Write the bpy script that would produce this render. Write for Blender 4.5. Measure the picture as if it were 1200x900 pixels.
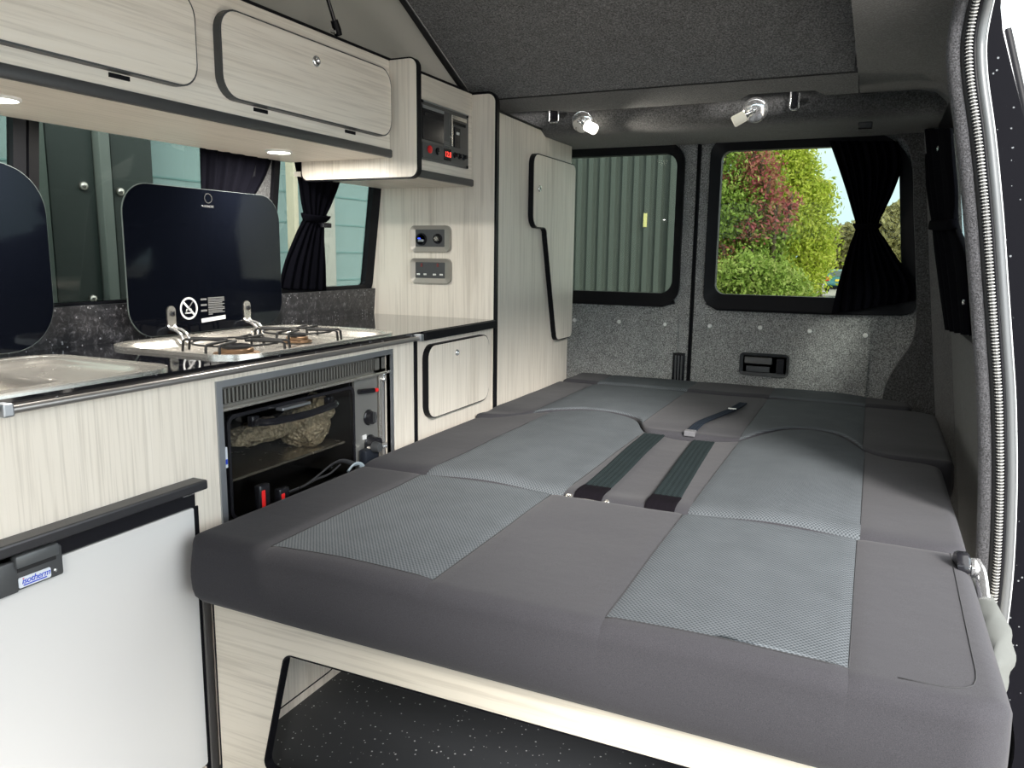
import bpy, bmesh, math, random
import numpy as np
from mathutils import Vector, Matrix

random.seed(7); rng = np.random.default_rng(7)
for o in list(bpy.data.objects): bpy.data.objects.remove(o)
sc = bpy.context.scene
C = sc.collection
PI = math.pi

# ------------------------------------------------------------------ camera
RX = (0.9086, 0.4175, 0.0126); DN = (0.0802, -0.1447, -0.9862); FW = (-0.41, 0.8971, -0.1649)
FPX = 914.98
CAM = Vector((1.218, 0.0, 1.115))
cd = bpy.data.cameras.new('camera'); cam = bpy.data.objects.new('camera', cd); C.objects.link(cam)
r_, d_, f_ = Vector(RX).normalized(), Vector(DN).normalized(), Vector(FW).normalized()
m = Matrix(((r_.x, -d_.x, -f_.x, CAM.x), (r_.y, -d_.y, -f_.y, CAM.y), (r_.z, -d_.z, -f_.z, CAM.z), (0, 0, 0, 1)))
cam.matrix_world = m
cd.sensor_width = 36; cd.lens = 36 * FPX / 1200; cd.clip_start = 0.02; cd.clip_end = 500
sc.camera = cam

# ------------------------------------------------------------------ world, sun, exposure
sc.view_settings.view_transform = 'Standard'
try: sc.view_settings.look = 'None'
except Exception: pass
sc.view_settings.gamma = 1; sc.view_settings.use_curve_mapping = False
sc.view_settings.exposure = 0.38
W = bpy.data.worlds.new('sky'); sc.world = W; W.use_nodes = True
nt = W.node_tree; bg = nt.nodes['Background']
tc = nt.nodes.new('ShaderNodeTexCoord'); sep = nt.nodes.new('ShaderNodeSeparateXYZ')
cr = nt.nodes.new('ShaderNodeValToRGB'); e = cr.color_ramp.elements
e[0].position = 0.0; e[0].color = (0.62, 0.80, 0.88, 1); e[1].position = 0.42; e[1].color = (0.92, 0.92, 0.91, 1)
nz = nt.nodes.new('ShaderNodeTexNoise'); nz.inputs['Scale'].default_value = 2.2; nz.inputs['Detail'].default_value = 6
mx = nt.nodes.new('ShaderNodeMix'); mx.data_type = 'RGBA'
cr2 = nt.nodes.new('ShaderNodeValToRGB'); cr2.color_ramp.elements[0].position = .52; cr2.color_ramp.elements[1].position = .65
nt.links.new(tc.outputs['Generated'], sep.inputs[0]); nt.links.new(sep.outputs['Z'], cr.inputs[0])
nt.links.new(tc.outputs['Generated'], nz.inputs['Vector']); nt.links.new(nz.outputs['Fac'], cr2.inputs[0])
nt.links.new(cr2.outputs[0], mx.inputs[0]); nt.links.new(cr.outputs[0], mx.inputs[6]); mx.inputs[7].default_value = (.95, .95, .95, 1)
nt.links.new(mx.outputs[2], bg.inputs[0]); bg.inputs[1].default_value = 3.5
sd = bpy.data.lights.new('sun', 'SUN'); sd.energy = 7.0; sd.angle = math.radians(18); sd.color = (1, .96, .9)
sun = bpy.data.objects.new('sun', sd); C.objects.link(sun)
sun.rotation_euler = Vector((-0.75, 0.85, -0.62)).to_track_quat('-Z', 'Y').to_euler()

# ------------------------------------------------------------------ helpers
def P(u, v, ax, val):
    "point of the camera ray through pixel (u,v) of 1200x900 on an axis plane"
    d = r_ * ((u - 600) / FPX) + d_ * ((v - 450) / FPX) + f_
    k = 'xyz'.index(ax); t = (val - CAM[k]) / d[k]
    return CAM + d * t
def XL(z): return -0.53 + 0.128 * (z - 0.95)
def XR(z): return 1.475 - 0.128 * (z - 0.95)
def PW(u, v, side='L', off=0.0):
    d = r_ * ((u - 600) / FPX) + d_ * ((v - 450) / FPX) + f_
    s = 1 if side == 'L' else -1
    n = Vector((1, 0, -0.128 * s)); x0 = (XL if side == 'L' else XR)(0.95)
    p0 = Vector((x0 + off, 0, 0.95)); t = (p0 - CAM).dot(n) / d.dot(n)
    return CAM + d * t

MATS = {}
def newmat(name):
    mt = bpy.data.materials.new(name); mt.use_nodes = True; MATS[name] = mt
    return mt, mt.node_tree, mt.node_tree.nodes['Principled BSDF']
def ramp(nt, fac, stops):
    c = nt.nodes.new('ShaderNodeValToRGB'); el = c.color_ramp.elements
    while len(el) < len(stops): el.new(0.5)
    for i, (p, col) in enumerate(stops):
        el[i].position = p; el[i].color = (*col, 1) if len(col) == 3 else col
    nt.links.new(fac, c.inputs[0]); return c.outputs[0]
def coords(nt, scale=(1, 1, 1), rot=(0, 0, 0)):
    t = nt.nodes.new('ShaderNodeTexCoord'); mp = nt.nodes.new('ShaderNodeMapping')
    mp.inputs['Scale'].default_value = scale; mp.inputs['Rotation'].default_value = rot
    nt.links.new(t.outputs['Object'], mp.inputs[0]); return mp.outputs[0]
def noise(nt, vec, scale, detail=4, rough=.5, dist=0):
    n = nt.nodes.new('ShaderNodeTexNoise'); n.inputs['Scale'].default_value = scale
    n.inputs['Detail'].default_value = detail; n.inputs['Roughness'].default_value = rough
    n.inputs['Distortion'].default_value = dist
    nt.links.new(vec, n.inputs['Vector']); return n.outputs['Fac']
def bump(nt, b, h, strength, dist=.002):
    n = nt.nodes.new('ShaderNodeBump'); n.inputs['Strength'].default_value = strength
    n.inputs['Distance'].default_value = dist
    nt.links.new(h, n.inputs['Height']); nt.links.new(n.outputs[0], b.inputs['Normal'])
def plain(name, col, rough=.5, metal=0, spec=.5, coat=0, emis=None, es=0):
    mt, nt, b = newmat(name)
    b.inputs['Base Color'].default_value = (*col, 1); b.inputs['Roughness'].default_value = rough
    b.inputs['Metallic'].default_value = metal; b.inputs['Specular IOR Level'].default_value = spec
    b.inputs['Coat Weight'].default_value = coat
    # faint surface unevenness, so that nothing is perfectly uniform
    n = noise(nt, coords(nt), 40, 3)
    mr = nt.nodes.new('ShaderNodeMapRange'); mr.inputs[3].default_value = max(0, rough - .04); mr.inputs[4].default_value = min(1, rough + .04)
    nt.links.new(n, mr.inputs[0]); nt.links.new(mr.outputs[0], b.inputs['Roughness'])
    if emis: b.inputs['Emission Color'].default_value = (*emis, 1); b.inputs['Emission Strength'].default_value = es
    return mt
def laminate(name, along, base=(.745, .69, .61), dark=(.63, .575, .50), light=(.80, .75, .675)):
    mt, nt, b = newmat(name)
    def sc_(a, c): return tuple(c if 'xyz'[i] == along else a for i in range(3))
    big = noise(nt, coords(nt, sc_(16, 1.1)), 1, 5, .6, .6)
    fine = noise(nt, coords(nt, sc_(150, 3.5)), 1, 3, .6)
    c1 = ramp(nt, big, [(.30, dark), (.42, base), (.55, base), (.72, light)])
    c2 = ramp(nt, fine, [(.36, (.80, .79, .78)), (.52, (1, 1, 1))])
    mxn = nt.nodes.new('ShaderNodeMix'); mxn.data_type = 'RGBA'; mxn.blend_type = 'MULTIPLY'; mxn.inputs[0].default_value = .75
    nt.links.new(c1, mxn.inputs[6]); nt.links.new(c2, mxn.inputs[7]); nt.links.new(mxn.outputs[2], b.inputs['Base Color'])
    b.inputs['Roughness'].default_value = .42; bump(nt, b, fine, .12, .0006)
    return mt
def carpet(name, lo, hi, scale=420):
    mt, nt, b = newmat(name)
    v = coords(nt)
    n = noise(nt, v, scale, 3, .75); n2 = noise(nt, v, 22, 3, .6)
    c1 = ramp(nt, n, [(.36, lo), (.50, tuple((a + c) / 2 * .85 for a, c in zip(lo, hi))), (.66, hi)])
    c2 = ramp(nt, n2, [(.35, (.82, .82, .82)), (.65, (1, 1, 1))])
    mxn = nt.nodes.new('ShaderNodeMix'); mxn.data_type = 'RGBA'; mxn.blend_type = 'MULTIPLY'; mxn.inputs[0].default_value = 1
    nt.links.new(c1, mxn.inputs[6]); nt.links.new(c2, mxn.inputs[7]); nt.links.new(mxn.outputs[2], b.inputs['Base Color'])
    b.inputs['Roughness'].default_value = 1; b.inputs['Specular IOR Level'].default_value = .1
    b.inputs['Sheen Weight'].default_value = .3; b.inputs['Sheen Roughness'].default_value = .6
    bump(nt, b, n, .9, .003); return mt
def woven(name, col, dot, k=620.0):
    mt, nt, b = newmat(name)
    t = nt.nodes.new('ShaderNodeTexCoord'); s = nt.nodes.new('ShaderNodeSeparateXYZ'); nt.links.new(t.outputs['Object'], s.inputs[0])
    def mth(op, a, bb=None):
        q = nt.nodes.new('ShaderNodeMath'); q.operation = op
        for i, w in enumerate((a, bb)):
            if w is None: continue
            if isinstance(w, (int, float)): q.inputs[i].default_value = w
            else: nt.links.new(w, q.inputs[i])
        return q.outputs[0]
    sx = mth('SINE', mth('MULTIPLY', s.outputs['X'], k)); sy = mth('SINE', mth('MULTIPLY', s.outputs['Y'], k * .8))
    pr = mth('ADD', mth('MULTIPLY', mth('MULTIPLY', sx, sy), .5), .5)
    fine = noise(nt, coords(nt), 700, 2)
    mid = noise(nt, coords(nt), 14, 3)
    f2 = mth('ADD', mth('MULTIPLY', pr, .75), mth('MULTIPLY', fine, .25))
    c = ramp(nt, f2, [(.25, dot), (.62, col)])
    c2 = ramp(nt, mid, [(.3, (.88, .88, .88)), (.7, (1, 1, 1))])
    mxn = nt.nodes.new('ShaderNodeMix'); mxn.data_type = 'RGBA'; mxn.blend_type = 'MULTIPLY'; mxn.inputs[0].default_value = 1
    nt.links.new(c, mxn.inputs[6]); nt.links.new(c2, mxn.inputs[7]); nt.links.new(mxn.outputs[2], b.inputs['Base Color'])
    b.inputs['Roughness'].default_value = .95; b.inputs['Specular IOR Level'].default_value = .08
    bump(nt, b, f2, .5, .002); return mt
def glassmat(name, tint, refl=.8):
    mt, nt, b = newmat(name)
    nt.nodes.remove(b)
    tr = nt.nodes.new('ShaderNodeBsdfTransparent'); tr.inputs[0].default_value = (*tint, 1)
    gl = nt.nodes.new('ShaderNodeBsdfGlossy'); gl.inputs['Roughness'].default_value = .02; gl.inputs[0].default_value = (1, 1, 1, 1)
    fr = nt.nodes.new('ShaderNodeFresnel'); fr.inputs[0].default_value = 1.45
    mm = nt.nodes.new('ShaderNodeMixShader'); ge = nt.nodes.new('ShaderNodeNewGeometry'); inv = nt.nodes.new('ShaderNodeMath'); inv.operation = 'SUBTRACT'; inv.inputs[0].default_value = refl
    nt.links.new(ge.outputs['Backfacing'], inv.inputs[1]); inv.use_clamp = True
    mu = nt.nodes.new('ShaderNodeMath'); mu.operation = 'MULTIPLY'; nt.links.new(fr.outputs[0], mu.inputs[0]); nt.links.new(inv.outputs[0], mu.inputs[1])
    nt.links.new(mu.outputs[0], mm.inputs[0])   # reflect at the outer face only
    nt.links.new(tr.outputs[0], mm.inputs[1]); nt.links.new(gl.outputs[0], mm.inputs[2])
    nt.links.new(mm.outputs[0], nt.nodes['Material Output'].inputs[0]); return mt
def flecked(name, base, specks, scale, thr, rough, coat=0, blotch=None):
    mt, nt, b = newmat(name); b.inputs['Specular IOR Level'].default_value = .05 if 'paint' in name else .5
    v = nt.nodes.new('ShaderNodeTexVoronoi'); v.inputs['Scale'].default_value = scale; nt.links.new(coords(nt), v.inputs['Vector'])
    s = nt.nodes.new('ShaderNodeSeparateColor'); nt.links.new(v.outputs['Color'], s.inputs[0])
    q = nt.nodes.new('ShaderNodeMath'); q.operation = 'GREATER_THAN'; q.inputs[1].default_value = thr; nt.links.new(s.outputs[0], q.inputs[0])
    w = nt.nodes.new('ShaderNodeMath'); w.operation = 'MULTIPLY_ADD'; w.inputs[1].default_value = .35; w.inputs[2].default_value = .02; nt.links.new(s.outputs[1], w.inputs[0])
    q2 = nt.nodes.new('ShaderNodeMath'); q2.operation = 'LESS_THAN'; nt.links.new(v.outputs['Distance'], q2.inputs[0]); nt.links.new(w.outputs[0], q2.inputs[1])
    q3 = nt.nodes.new('ShaderNodeMath'); q3.operation = 'MULTIPLY'; nt.links.new(q.outputs[0], q3.inputs[0]); nt.links.new(q2.outputs[0], q3.inputs[1])
    mxn = nt.nodes.new('ShaderNodeMix'); mxn.data_type = 'RGBA'; nt.links.new(q3.outputs[0], mxn.inputs[0])
    if blotch:
        nb = noise(nt, coords(nt), 60, 8, .8, .6)
        c = ramp(nt, nb, [(.46, base), (.56, blotch), (.64, tuple(min(1, x * 3.6) for x in blotch))]); nt.links.new(c, mxn.inputs[6])
    else: mxn.inputs[6].default_value = (*base, 1)
    mxn.inputs[7].default_value = (*specks, 1); nt.links.new(mxn.outputs[2], b.inputs['Base Color'])
    b.inputs['Roughness'].default_value = rough; b.inputs['Coat Weight'].default_value = coat; b.inputs['Coat Roughness'].default_value = .04
    return mt
def leafmat(name, a, bcol, c):
    mt, nt, b = newmat(name)
    n = noise(nt, coords(nt), 3.0, 5, .8)
    n2 = noise(nt, coords(nt), 9.0, 4, .8)
    c1 = ramp(nt, n2, [(.35, a), (.5, bcol), (.66, c)]); nt.links.new(c1, b.inputs['Base Color'])
    b.inputs['Roughness'].default_value = .55; b.inputs['Specular IOR Level'].default_value = .3
    # thin leaves let light through
    tl = nt.nodes.new('ShaderNodeBsdfTranslucent'); nt.links.new(c1, tl.inputs[0])
    mm = nt.nodes.new('ShaderNodeMixShader'); mm.inputs[0].default_value = .35
    nt.links.new(b.outputs[0], mm.inputs[1]); nt.links.new(tl.outputs[0], mm.inputs[2]); nt.links.new(mm.outputs[0], nt.nodes['Material Output'].inputs[0])
    return mt

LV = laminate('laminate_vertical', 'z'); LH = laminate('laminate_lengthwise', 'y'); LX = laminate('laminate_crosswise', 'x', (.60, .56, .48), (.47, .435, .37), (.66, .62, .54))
CARPET = carpet('lit_lining_carpet', (.075, .075, .075), (.60, .60, .59), 230)  # lining carpet lightened for the lit back doors, light put into colour
CARPETD = carpet('shaded_lining_carpet', (.022, .022, .0225), (.135, .135, .137), 190)  # same lining carpet where it lies in shade, shade put into colour
PILE = carpet('door_edge_carpet', (.006, .006, .008), (.10, .10, .11), 300)
mt, nt_, b_ = newmat('dark_seat_fabric'); DF = mt
n_ = noise(nt_, coords(nt_), 900, 3); n2_ = noise(nt_, coords(nt_), 9, 4)
c_ = ramp(nt_, n_, [(.3, (.032, .0315, .036)), (.7, (.052, .051, .058))]); nt_.links.new(c_, b_.inputs['Base Color'])
b_.inputs['Roughness'].default_value = .95; b_.inputs['Sheen Weight'].default_value = .08; b_.inputs['Specular IOR Level'].default_value = .08
bump(nt_, b_, n2_, .25, .01)
WF = woven('woven_insert_fabric', (.118, .130, .142), (.050, .057, .064), 860.0)
SEAM = plain('seam_thread', (.030, .030, .033), .9)
WEB = woven('ribbed_webbing', (.022, .031, .033), (.009, .014, .016), 900)
BLK = plain('black_edging', (.006, .006, .008), .45, spec=.15)
BLKM = plain('black_matt', (.008, .008, .009), .75)
BLKG = plain('black_gloss_plastic', (.012, .012, .015), .18)
GREYP = plain('dark_grey_plastic', (.055, .058, .062), .42)
GREYR = plain('taupe_bezel', (.33, .31, .28), .38, .35)
CHROME = plain('chrome', (.84, .84, .85), .12, .85)
STEEL = plain('stainless_steel', (.70, .67, .62), .26, .85)
ALU = plain('brushed_aluminium', (.42, .44, .47), .38, .85)
RAILM = plain('satin_rail', (.36, .345, .335), .34, .8)
WHITE = plain('white_panel', (.60, .60, .60), .35)
FROST = plain('frosted_white', (.8, .8, .78), .4)
RED = plain('red_plastic', (.75, .02, .02), .35)
REDLED = plain('red_display', (.6, .02, .02), .4, emis=(1, .06, .04), es=1.6)
BLUELED = plain('blue_indicator', (.02, .04, .6), .4, emis=(.05, .1, 1), es=1.5)
BLUE = plain('blue_print', (.01, .05, .5), .4)
LABW = plain('white_print', (.75, .75, .75), .5)
LABG = plain('grey_print', (.17, .17, .17), .5)
BADGE = plain('silver_badge', (.62, .66, .72), .3)
NAVYG = plain('black_glass', (.0022, .0028, .005), .06, spec=.22, coat=0)
CURT = plain('black_curtain_cloth', (.003, .003, .0048), .95, spec=.02)
VELL = plain('brass', (.24, .15, .09), .45, .8)
LAMP = plain('led_lens', (.9, .9, .9), .4, emis=(1, .98, .93), es=14)
LAMPW = plain('lit_capsule', (.9, .85, .7), .4, emis=(1, .93, .78), es=7)
LAMPI = plain('pale_capsule', (.6, .58, .48), .35, emis=(1, .95, .8), es=.25)
TINT = glassmat('tinted_privacy_glass', (.53, .56, .545))
TINTR = glassmat('tinted_rear_glass', (.50, .53, .50), .10)
OVENG = glassmat('smoked_oven_glass', (.78, .77, .74))
WT = flecked('gloss_black_worktop', (.008, .008, .010), (.10, .10, .11), 120, .8, .05, .6)
GRAN = flecked('granite_upstand', (.022, .022, .025), (.36, .36, .38), 130, .84, .28, 0, (.06, .058, .063))
FLOOR = flecked('speckled_safety_vinyl', (.036, .039, .044), (.50, .51, .52), 150, .84, .5)
CANV = None
mt, nt_, b_ = newmat('grey_roof_canvas'); CANV = mt
b_.inputs['Base Color'].default_value = (.36, .34, .31, 1); b_.inputs['Roughness'].default_value = .8
tl_ = nt_.nodes.new('ShaderNodeBsdfTranslucent'); tl_.inputs[0].default_value = (.42, .40, .37, 1)
mm_ = nt_.nodes.new('ShaderNodeMixShader'); mm_.inputs[0].default_value = .5
nt_.links.new(b_.outputs[0], mm_.inputs[1]); nt_.links.new(tl_.outputs[0], mm_.inputs[2]); nt_.links.new(mm_.outputs[0], nt_.nodes['Material Output'].inputs[0])
bump(nt_, b_, noise(nt_, coords(nt_), 7, 3), .3, .01)
PAINT = flecked('black_paint_with_rain', (.004, .004, .006), (.16, .17, .18), 170, .90, .55, 0)
SILV = plain('silver_grey_seal', (.10, .105, .11), .38, .2)
WRAP_, nt_, b_ = newmat('bubble_wrap')
v_ = nt_.nodes.new('ShaderNodeTexVoronoi'); v_.inputs['Scale'].default_value = 110; nt_.links.new(coords(nt_), v_.inputs['Vector'])
c_ = ramp(nt_, v_.outputs['Distance'], [(.1, (.80, .72, .58)), (.6, (.48, .41, .31))]); nt_.links.new(c_, b_.inputs['Base Color'])
b_.inputs['Roughness'].default_value = .3; bump(nt_, b_, v_.outputs['Distance'], 1.0, .008)
WRAPM = WRAP_

class MB:
    def __init__(s): s.bm = bmesh.new(); s.mi = 0
    def _f(s, vs):
        try:
            f = s.bm.faces.new(vs); f.material_index = s.mi; return f
        except ValueError: return None
    def box(s, x0, x1, y0, y1, z0, z1, bev=0, seg=2):
        a = bmesh.ops.create_cube(s.bm, size=1)['verts']
        for v in a: v.co = ((x0 + x1) / 2 + v.co.x * (x1 - x0), (y0 + y1) / 2 + v.co.y * (y1 - y0), (z0 + z1) / 2 + v.co.z * (z1 - z0))
        fs = {f for v in a for f in v.link_faces}
        for f in fs: f.material_index = s.mi
        if bev:
            ed = {q for f in fs for q in f.edges}
            r = bmesh.ops.bevel(s.bm, geom=list(ed), offset=bev, segments=seg, profile=.5, affect='EDGES')
            for f in r['faces']: f.material_index = s.mi
        return s
    def prism(s, out, mp, d0, d1, bev=0):
        n = len(out)
        A = [s.bm.verts.new(mp(a, b, d0)) for a, b in out]; B = [s.bm.verts.new(mp(a, b, d1)) for a, b in out]
        fa = s._f(A[::-1]); fb = s._f(B)
        for i in range(n): s._f([A[i], A[(i + 1) % n], B[(i + 1) % n], B[i]])
        if bev:
            r = bmesh.ops.bevel(s.bm, geom=list(fb.edges), offset=bev, segments=2, profile=.5, affect='EDGES')
            for f in r['faces']: f.material_index = s.mi
        return s
    def ring(s, out, inn, mp, d0, d1, din=None):
        n = len(out); din0 = d0 if din is None else din[0]; din1 = d1 if din is None else din[1]
        A = [s.bm.verts.new(mp(a, b, d0)) for a, b in out]; B = [s.bm.verts.new(mp(a, b, d1)) for a, b in out]
        Ci = [s.bm.verts.new(mp(a, b, din0)) for a, b in inn]; D = [s.bm.verts.new(mp(a, b, din1)) for a, b in inn]
        for i in range(n):
            j = (i + 1) % n
            s._f([A[i], A[j], B[j], B[i]]); s._f([B[i], B[j], D[j], D[i]]); s._f([D[i], D[j], Ci[j], Ci[i]]); s._f([Ci[i], Ci[j], A[j], A[i]])
        return s
    def tube(s, path, r, n=10, closed=False, ell=(1, 1), up=None):
        pts = [Vector(p) for p in path]; N = len(pts); rings = []
        u = Vector(up) if up else None
        for i, p in enumerate(pts):
            if closed: t = pts[(i + 1) % N] - pts[i - 1]
            else: t = pts[min(i + 1, N - 1)] - pts[max(i - 1, 0)]
            t.normalize()
            if up is None:
                if u is None: u = t.orthogonal().normalized()
                a = (u - t * u.dot(t)).normalized(); u = a
            else: a = (Vector(up) - t * Vector(up).dot(t)).normalized()
            b = t.cross(a); rr_ = r[i] if isinstance(r, (list, tuple)) else r
            rings.append([s.bm.verts.new(p + (a * math.cos(k * 2 * PI / n) * ell[0] + b * math.sin(k * 2 * PI / n) * ell[1]) * rr_) for k in range(n)])
        for i in range(N if closed else N - 1):
            A, B = rings[i], rings[(i + 1) % N]
            for k in range(n): s._f([A[k], A[(k + 1) % n], B[(k + 1) % n], B[k]])
        if not closed: s._f(rings[0][::-1]); s._f(rings[-1])
        return s
    def lathe(s, prof, c, axis, n=24):
        "prof: list of (radius, height along axis)"
        ax = Vector(axis).normalized(); a = ax.orthogonal().normalized(); b = ax.cross(a); c = Vector(c); rings = []
        for r, h in prof:
            if r < 1e-6: rings.append([s.bm.verts.new(c + ax * h)])
            else: rings.append([s.bm.verts.new(c + ax * h + (a * math.cos(k * 2 * PI / n) + b * math.sin(k * 2 * PI / n)) * r) for k in range(n)])
        for A, B in zip(rings[:-1], rings[1:]):
            for k in range(n):
                a0, a1, b0, b1 = A[k % len(A)], A[(k + 1) % n % len(A)], B[k % len(B)], B[(k + 1) % n % len(B)]
                q = []
                for v in (a0, a1, b1, b0):
                    if v not in q: q.append(v)
                if len(q) > 2: s._f(q)
        if len(rings[0]) > 1: s._f(rings[0][::-1])
        if len(rings[-1]) > 1: s._f(rings[-1])
        return s
    def grid(s, rows, mi=None):
        V = [[s.bm.verts.new(p) for p in row] for row in rows]
        for i in range(len(V) - 1):
            for j in range(len(V[0]) - 1): s._f([V[i][j], V[i][j + 1], V[i + 1][j + 1], V[i + 1][j]])
        return s
    def hexa(s, p8):
        V = [s.bm.verts.new(p) for p in p8]
        for q in ((0, 3, 2, 1), (4, 5, 6, 7), (0, 1, 5, 4), (1, 2, 6, 5), (2, 3, 7, 6), (3, 0, 4, 7)): s._f([V[i] for i in q])
        return s
    def build(s, name, mat, parent=None, smooth=False, solid=0, mods=None):
        bmesh.ops.remove_doubles(s.bm, verts=s.bm.verts, dist=1e-6)
        bmesh.ops.recalc_face_normals(s.bm, faces=s.bm.faces)
        me = bpy.data.meshes.new(name)
        if parent:
            r = Vector((0, 0, 0)); p = parent
            while p: r += p.location; p = p.parent
            bmesh.ops.translate(s.bm, verts=s.bm.verts, vec=-r)
        s.bm.to_mesh(me); s.bm.free()
        for mm in (mat if isinstance(mat, (list, tuple)) else [mat]): me.materials.append(mm)
        if smooth:
            for p in me.polygons: p.use_smooth = True
            if smooth != 'all':
                try: me.set_sharp_from_angle(angle=math.radians(38))
                except Exception: pass
        o = bpy.data.objects.new(name, me); C.objects.link(o)
        if parent: o.parent = parent
        if solid:
            q = o.modifiers.new('solid', 'SOLIDIFY'); q.thickness = solid; q.offset = 0
        return o

def tag(o, label=None, cat=None, group=None, kind=None):
    if label: o['label'] = label
    if cat: o['category'] = cat
    if group: o['group'] = group
    if kind: o['kind'] = kind
    return o
def thing(name, label, cat, loc=(0, 0, 0), group=None, kind=None):
    o = bpy.data.objects.new(name, None); C.objects.link(o); o.location = loc; o.empty_display_size = .05
    return tag(o, label, cat, group, kind)
def struct(o): o['kind'] = 'structure'; return o
def mx_(x0): return lambda a, b, d: (x0 + d, a, b)
def my_(y0): return lambda a, b, d: (a, y0 + d, b)
def mz_(z0): return lambda a, b, d: (a, b, z0 + d)
def lnL(off=0): return lambda a, b, d: (XL(b) + off + d, a, b)
def lnR(off=0): return lambda a, b, d: (XR(b) + off + d, a, b)
def rr(a0, a1, b0, b1, r, n=6):
    rs = r if isinstance(r, (list, tuple)) else (r,) * 4     # bl, br, tr, tl
    o = []
    for (ca, cb, s0, q) in ((a0 + rs[0], b0 + rs[0], PI, rs[0]), (a1 - rs[1], b0 + rs[1], 1.5 * PI, rs[1]), (a1 - rs[2], b1 - rs[2], 0, rs[2]), (a0 + rs[3], b1 - rs[3], .5 * PI, rs[3])):
        for k in range(n + 1):
            t = s0 + k * PI / 2 / n; o.append((ca + q * math.cos(t), cb + q * math.sin(t)))
    return o
def inset(a0, a1, b0, b1, r, k): return rr(a0 + k, a1 - k, b0 + k, b1 - k, max(r - k, .001))
def catmull(pts, n=8, closed=False):
    pts = [Vector(p) for p in pts]; N = len(pts); out = []
    for i in range(N if closed else N - 1):
        g = (lambda j: pts[j % N]) if closed else (lambda j: pts[min(max(j, 0), N - 1)])
        p0, p1, p2, p3 = g(i - 1), g(i), g(i + 1), g(i + 2)
        for k in range(n):
            t = k / n
            out.append(.5 * ((2 * p1) + (p2 - p0) * t + (2 * p0 - 5 * p1 + 4 * p2 - p3) * t * t + (3 * p1 - p0 - 3 * p2 + p3) * t ** 3))
    if not closed: out.append(pts[-1])
    return out
def text_obj(name, body, size, mat, parent, origin, xdir, updir, shear=0, ext=.0003, spacing=1, bold=0, align='CENTER'):
    cu = bpy.data.curves.new(name, 'FONT'); cu.body = body; cu.size = size; cu.shear = shear; cu.extrude = ext
    cu.align_x = align; cu.align_y = 'CENTER'; cu.space_character = spacing; cu.offset = bold
    t = bpy.data.objects.new(name, cu); C.objects.link(t)
    dg = bpy.context.evaluated_depsgraph_get(); me = bpy.data.meshes.new_from_object(t.evaluated_get(dg))
    bpy.data.objects.remove(t)
    x = Vector(xdir).normalized(); n = x.cross(Vector(updir)).normalized(); y = n.cross(x)
    M = Matrix(((x.x, y.x, n.x, origin[0]), (x.y, y.y, n.y, origin[1]), (x.z, y.z, n.z, origin[2]), (0, 0, 0, 1)))
    me.transform(M)
    p = parent; r = Vector((0, 0, 0))
    while p: r += p.location; p = p.parent
    me.transform(Matrix.Translation(-r)); me.materials.clear(); me.materials.append(mat)
    o = bpy.data.objects.new(name, me); C.objects.link(o); o.parent = parent
    return o
def copy_tree(o, parent=None):
    c = o.copy(); C.objects.link(c); c.parent = parent
    for ch in [q for q in bpy.data.objects if q.parent == o]: copy_tree(ch, c)
    return c

# ================================================================== SETTING
struct(MB().box(-.56, 1.50, -.6, 3.44, -.03, 0).build('floor', FLOOR))
# ---- outside ground, sloping gently away behind the van
GREY_ = flecked('light_bounce_ground', (.40, .375, .34), (.5, .48, .44), 25, .7, .9)  # ground colour raised so it bounces light up into the van
g = MB(); ys = [-14, 2, 8, 20, 34, 50, 140]; zs = [-.5, -.5, -.52, -.75, -1.0, -1.12, -1.2]
g.grid([[(x, y, z) for x in (-60, -10, 0, 5, 20, 90)] for y, z in zip(ys, zs)])
g.grid([[(x, y, z - .3) for x in (-60, -10, 0, 5, 20, 90)] for y, z in zip(ys, zs)])
struct(g.build('ground', GREY_))

def lslab(mb, y0, y1, z0, z1, f, t):
    mb.hexa([(f(z0), y0, z0), (f(z0) + t, y0, z0), (f(z0) + t, y1, z0), (f(z0), y1, z0), (f(z1), y0, z1), (f(z1) + t, y0, z1), (f(z1) + t, y1, z1), (f(z1), y1, z1)])
# left wall with three window openings
WB, WTp = .985, 1.52
w = MB()
lslab(w, -.6, 3.46, 0, WB, XL, -.022); lslab(w, -.6, 3.46, WTp, 1.72, XL, -.022)
for y0, y1 in ((-.6, .30), (1.146, 1.160), (1.825, 1.935), (2.50, 3.46)): lslab(w, y0, y1, WB, WTp, XL, -.022)
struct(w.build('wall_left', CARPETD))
# left windows: rubber frame + tinted glass
def side_window(name, y0, y1, z0, z1, r, k=.03):
    fr = MB(); o = rr(y0, y1, z0, z1, r); i_ = inset(y0, y1, z0, z1, r, k)
    fr.ring(o, i_, lnL(), -.020, .012, (-.020, .002)); q = struct(fr.build(name, BLK, smooth=True))
    gl = MB().prism(inset(y0, y1, z0, z1, r, k * .7), lnL(-.016), 0, .005).build('glass', TINT, q)
    return q
side_window('window_1', .28, 1.150, .955, 1.53, .05, .022)
side_window('window_2', 1.156, 1.845, .955, 1.53, .05)
side_window('window_3', 1.925, 2.50, .955, 1.53, .05, .036)

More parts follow.
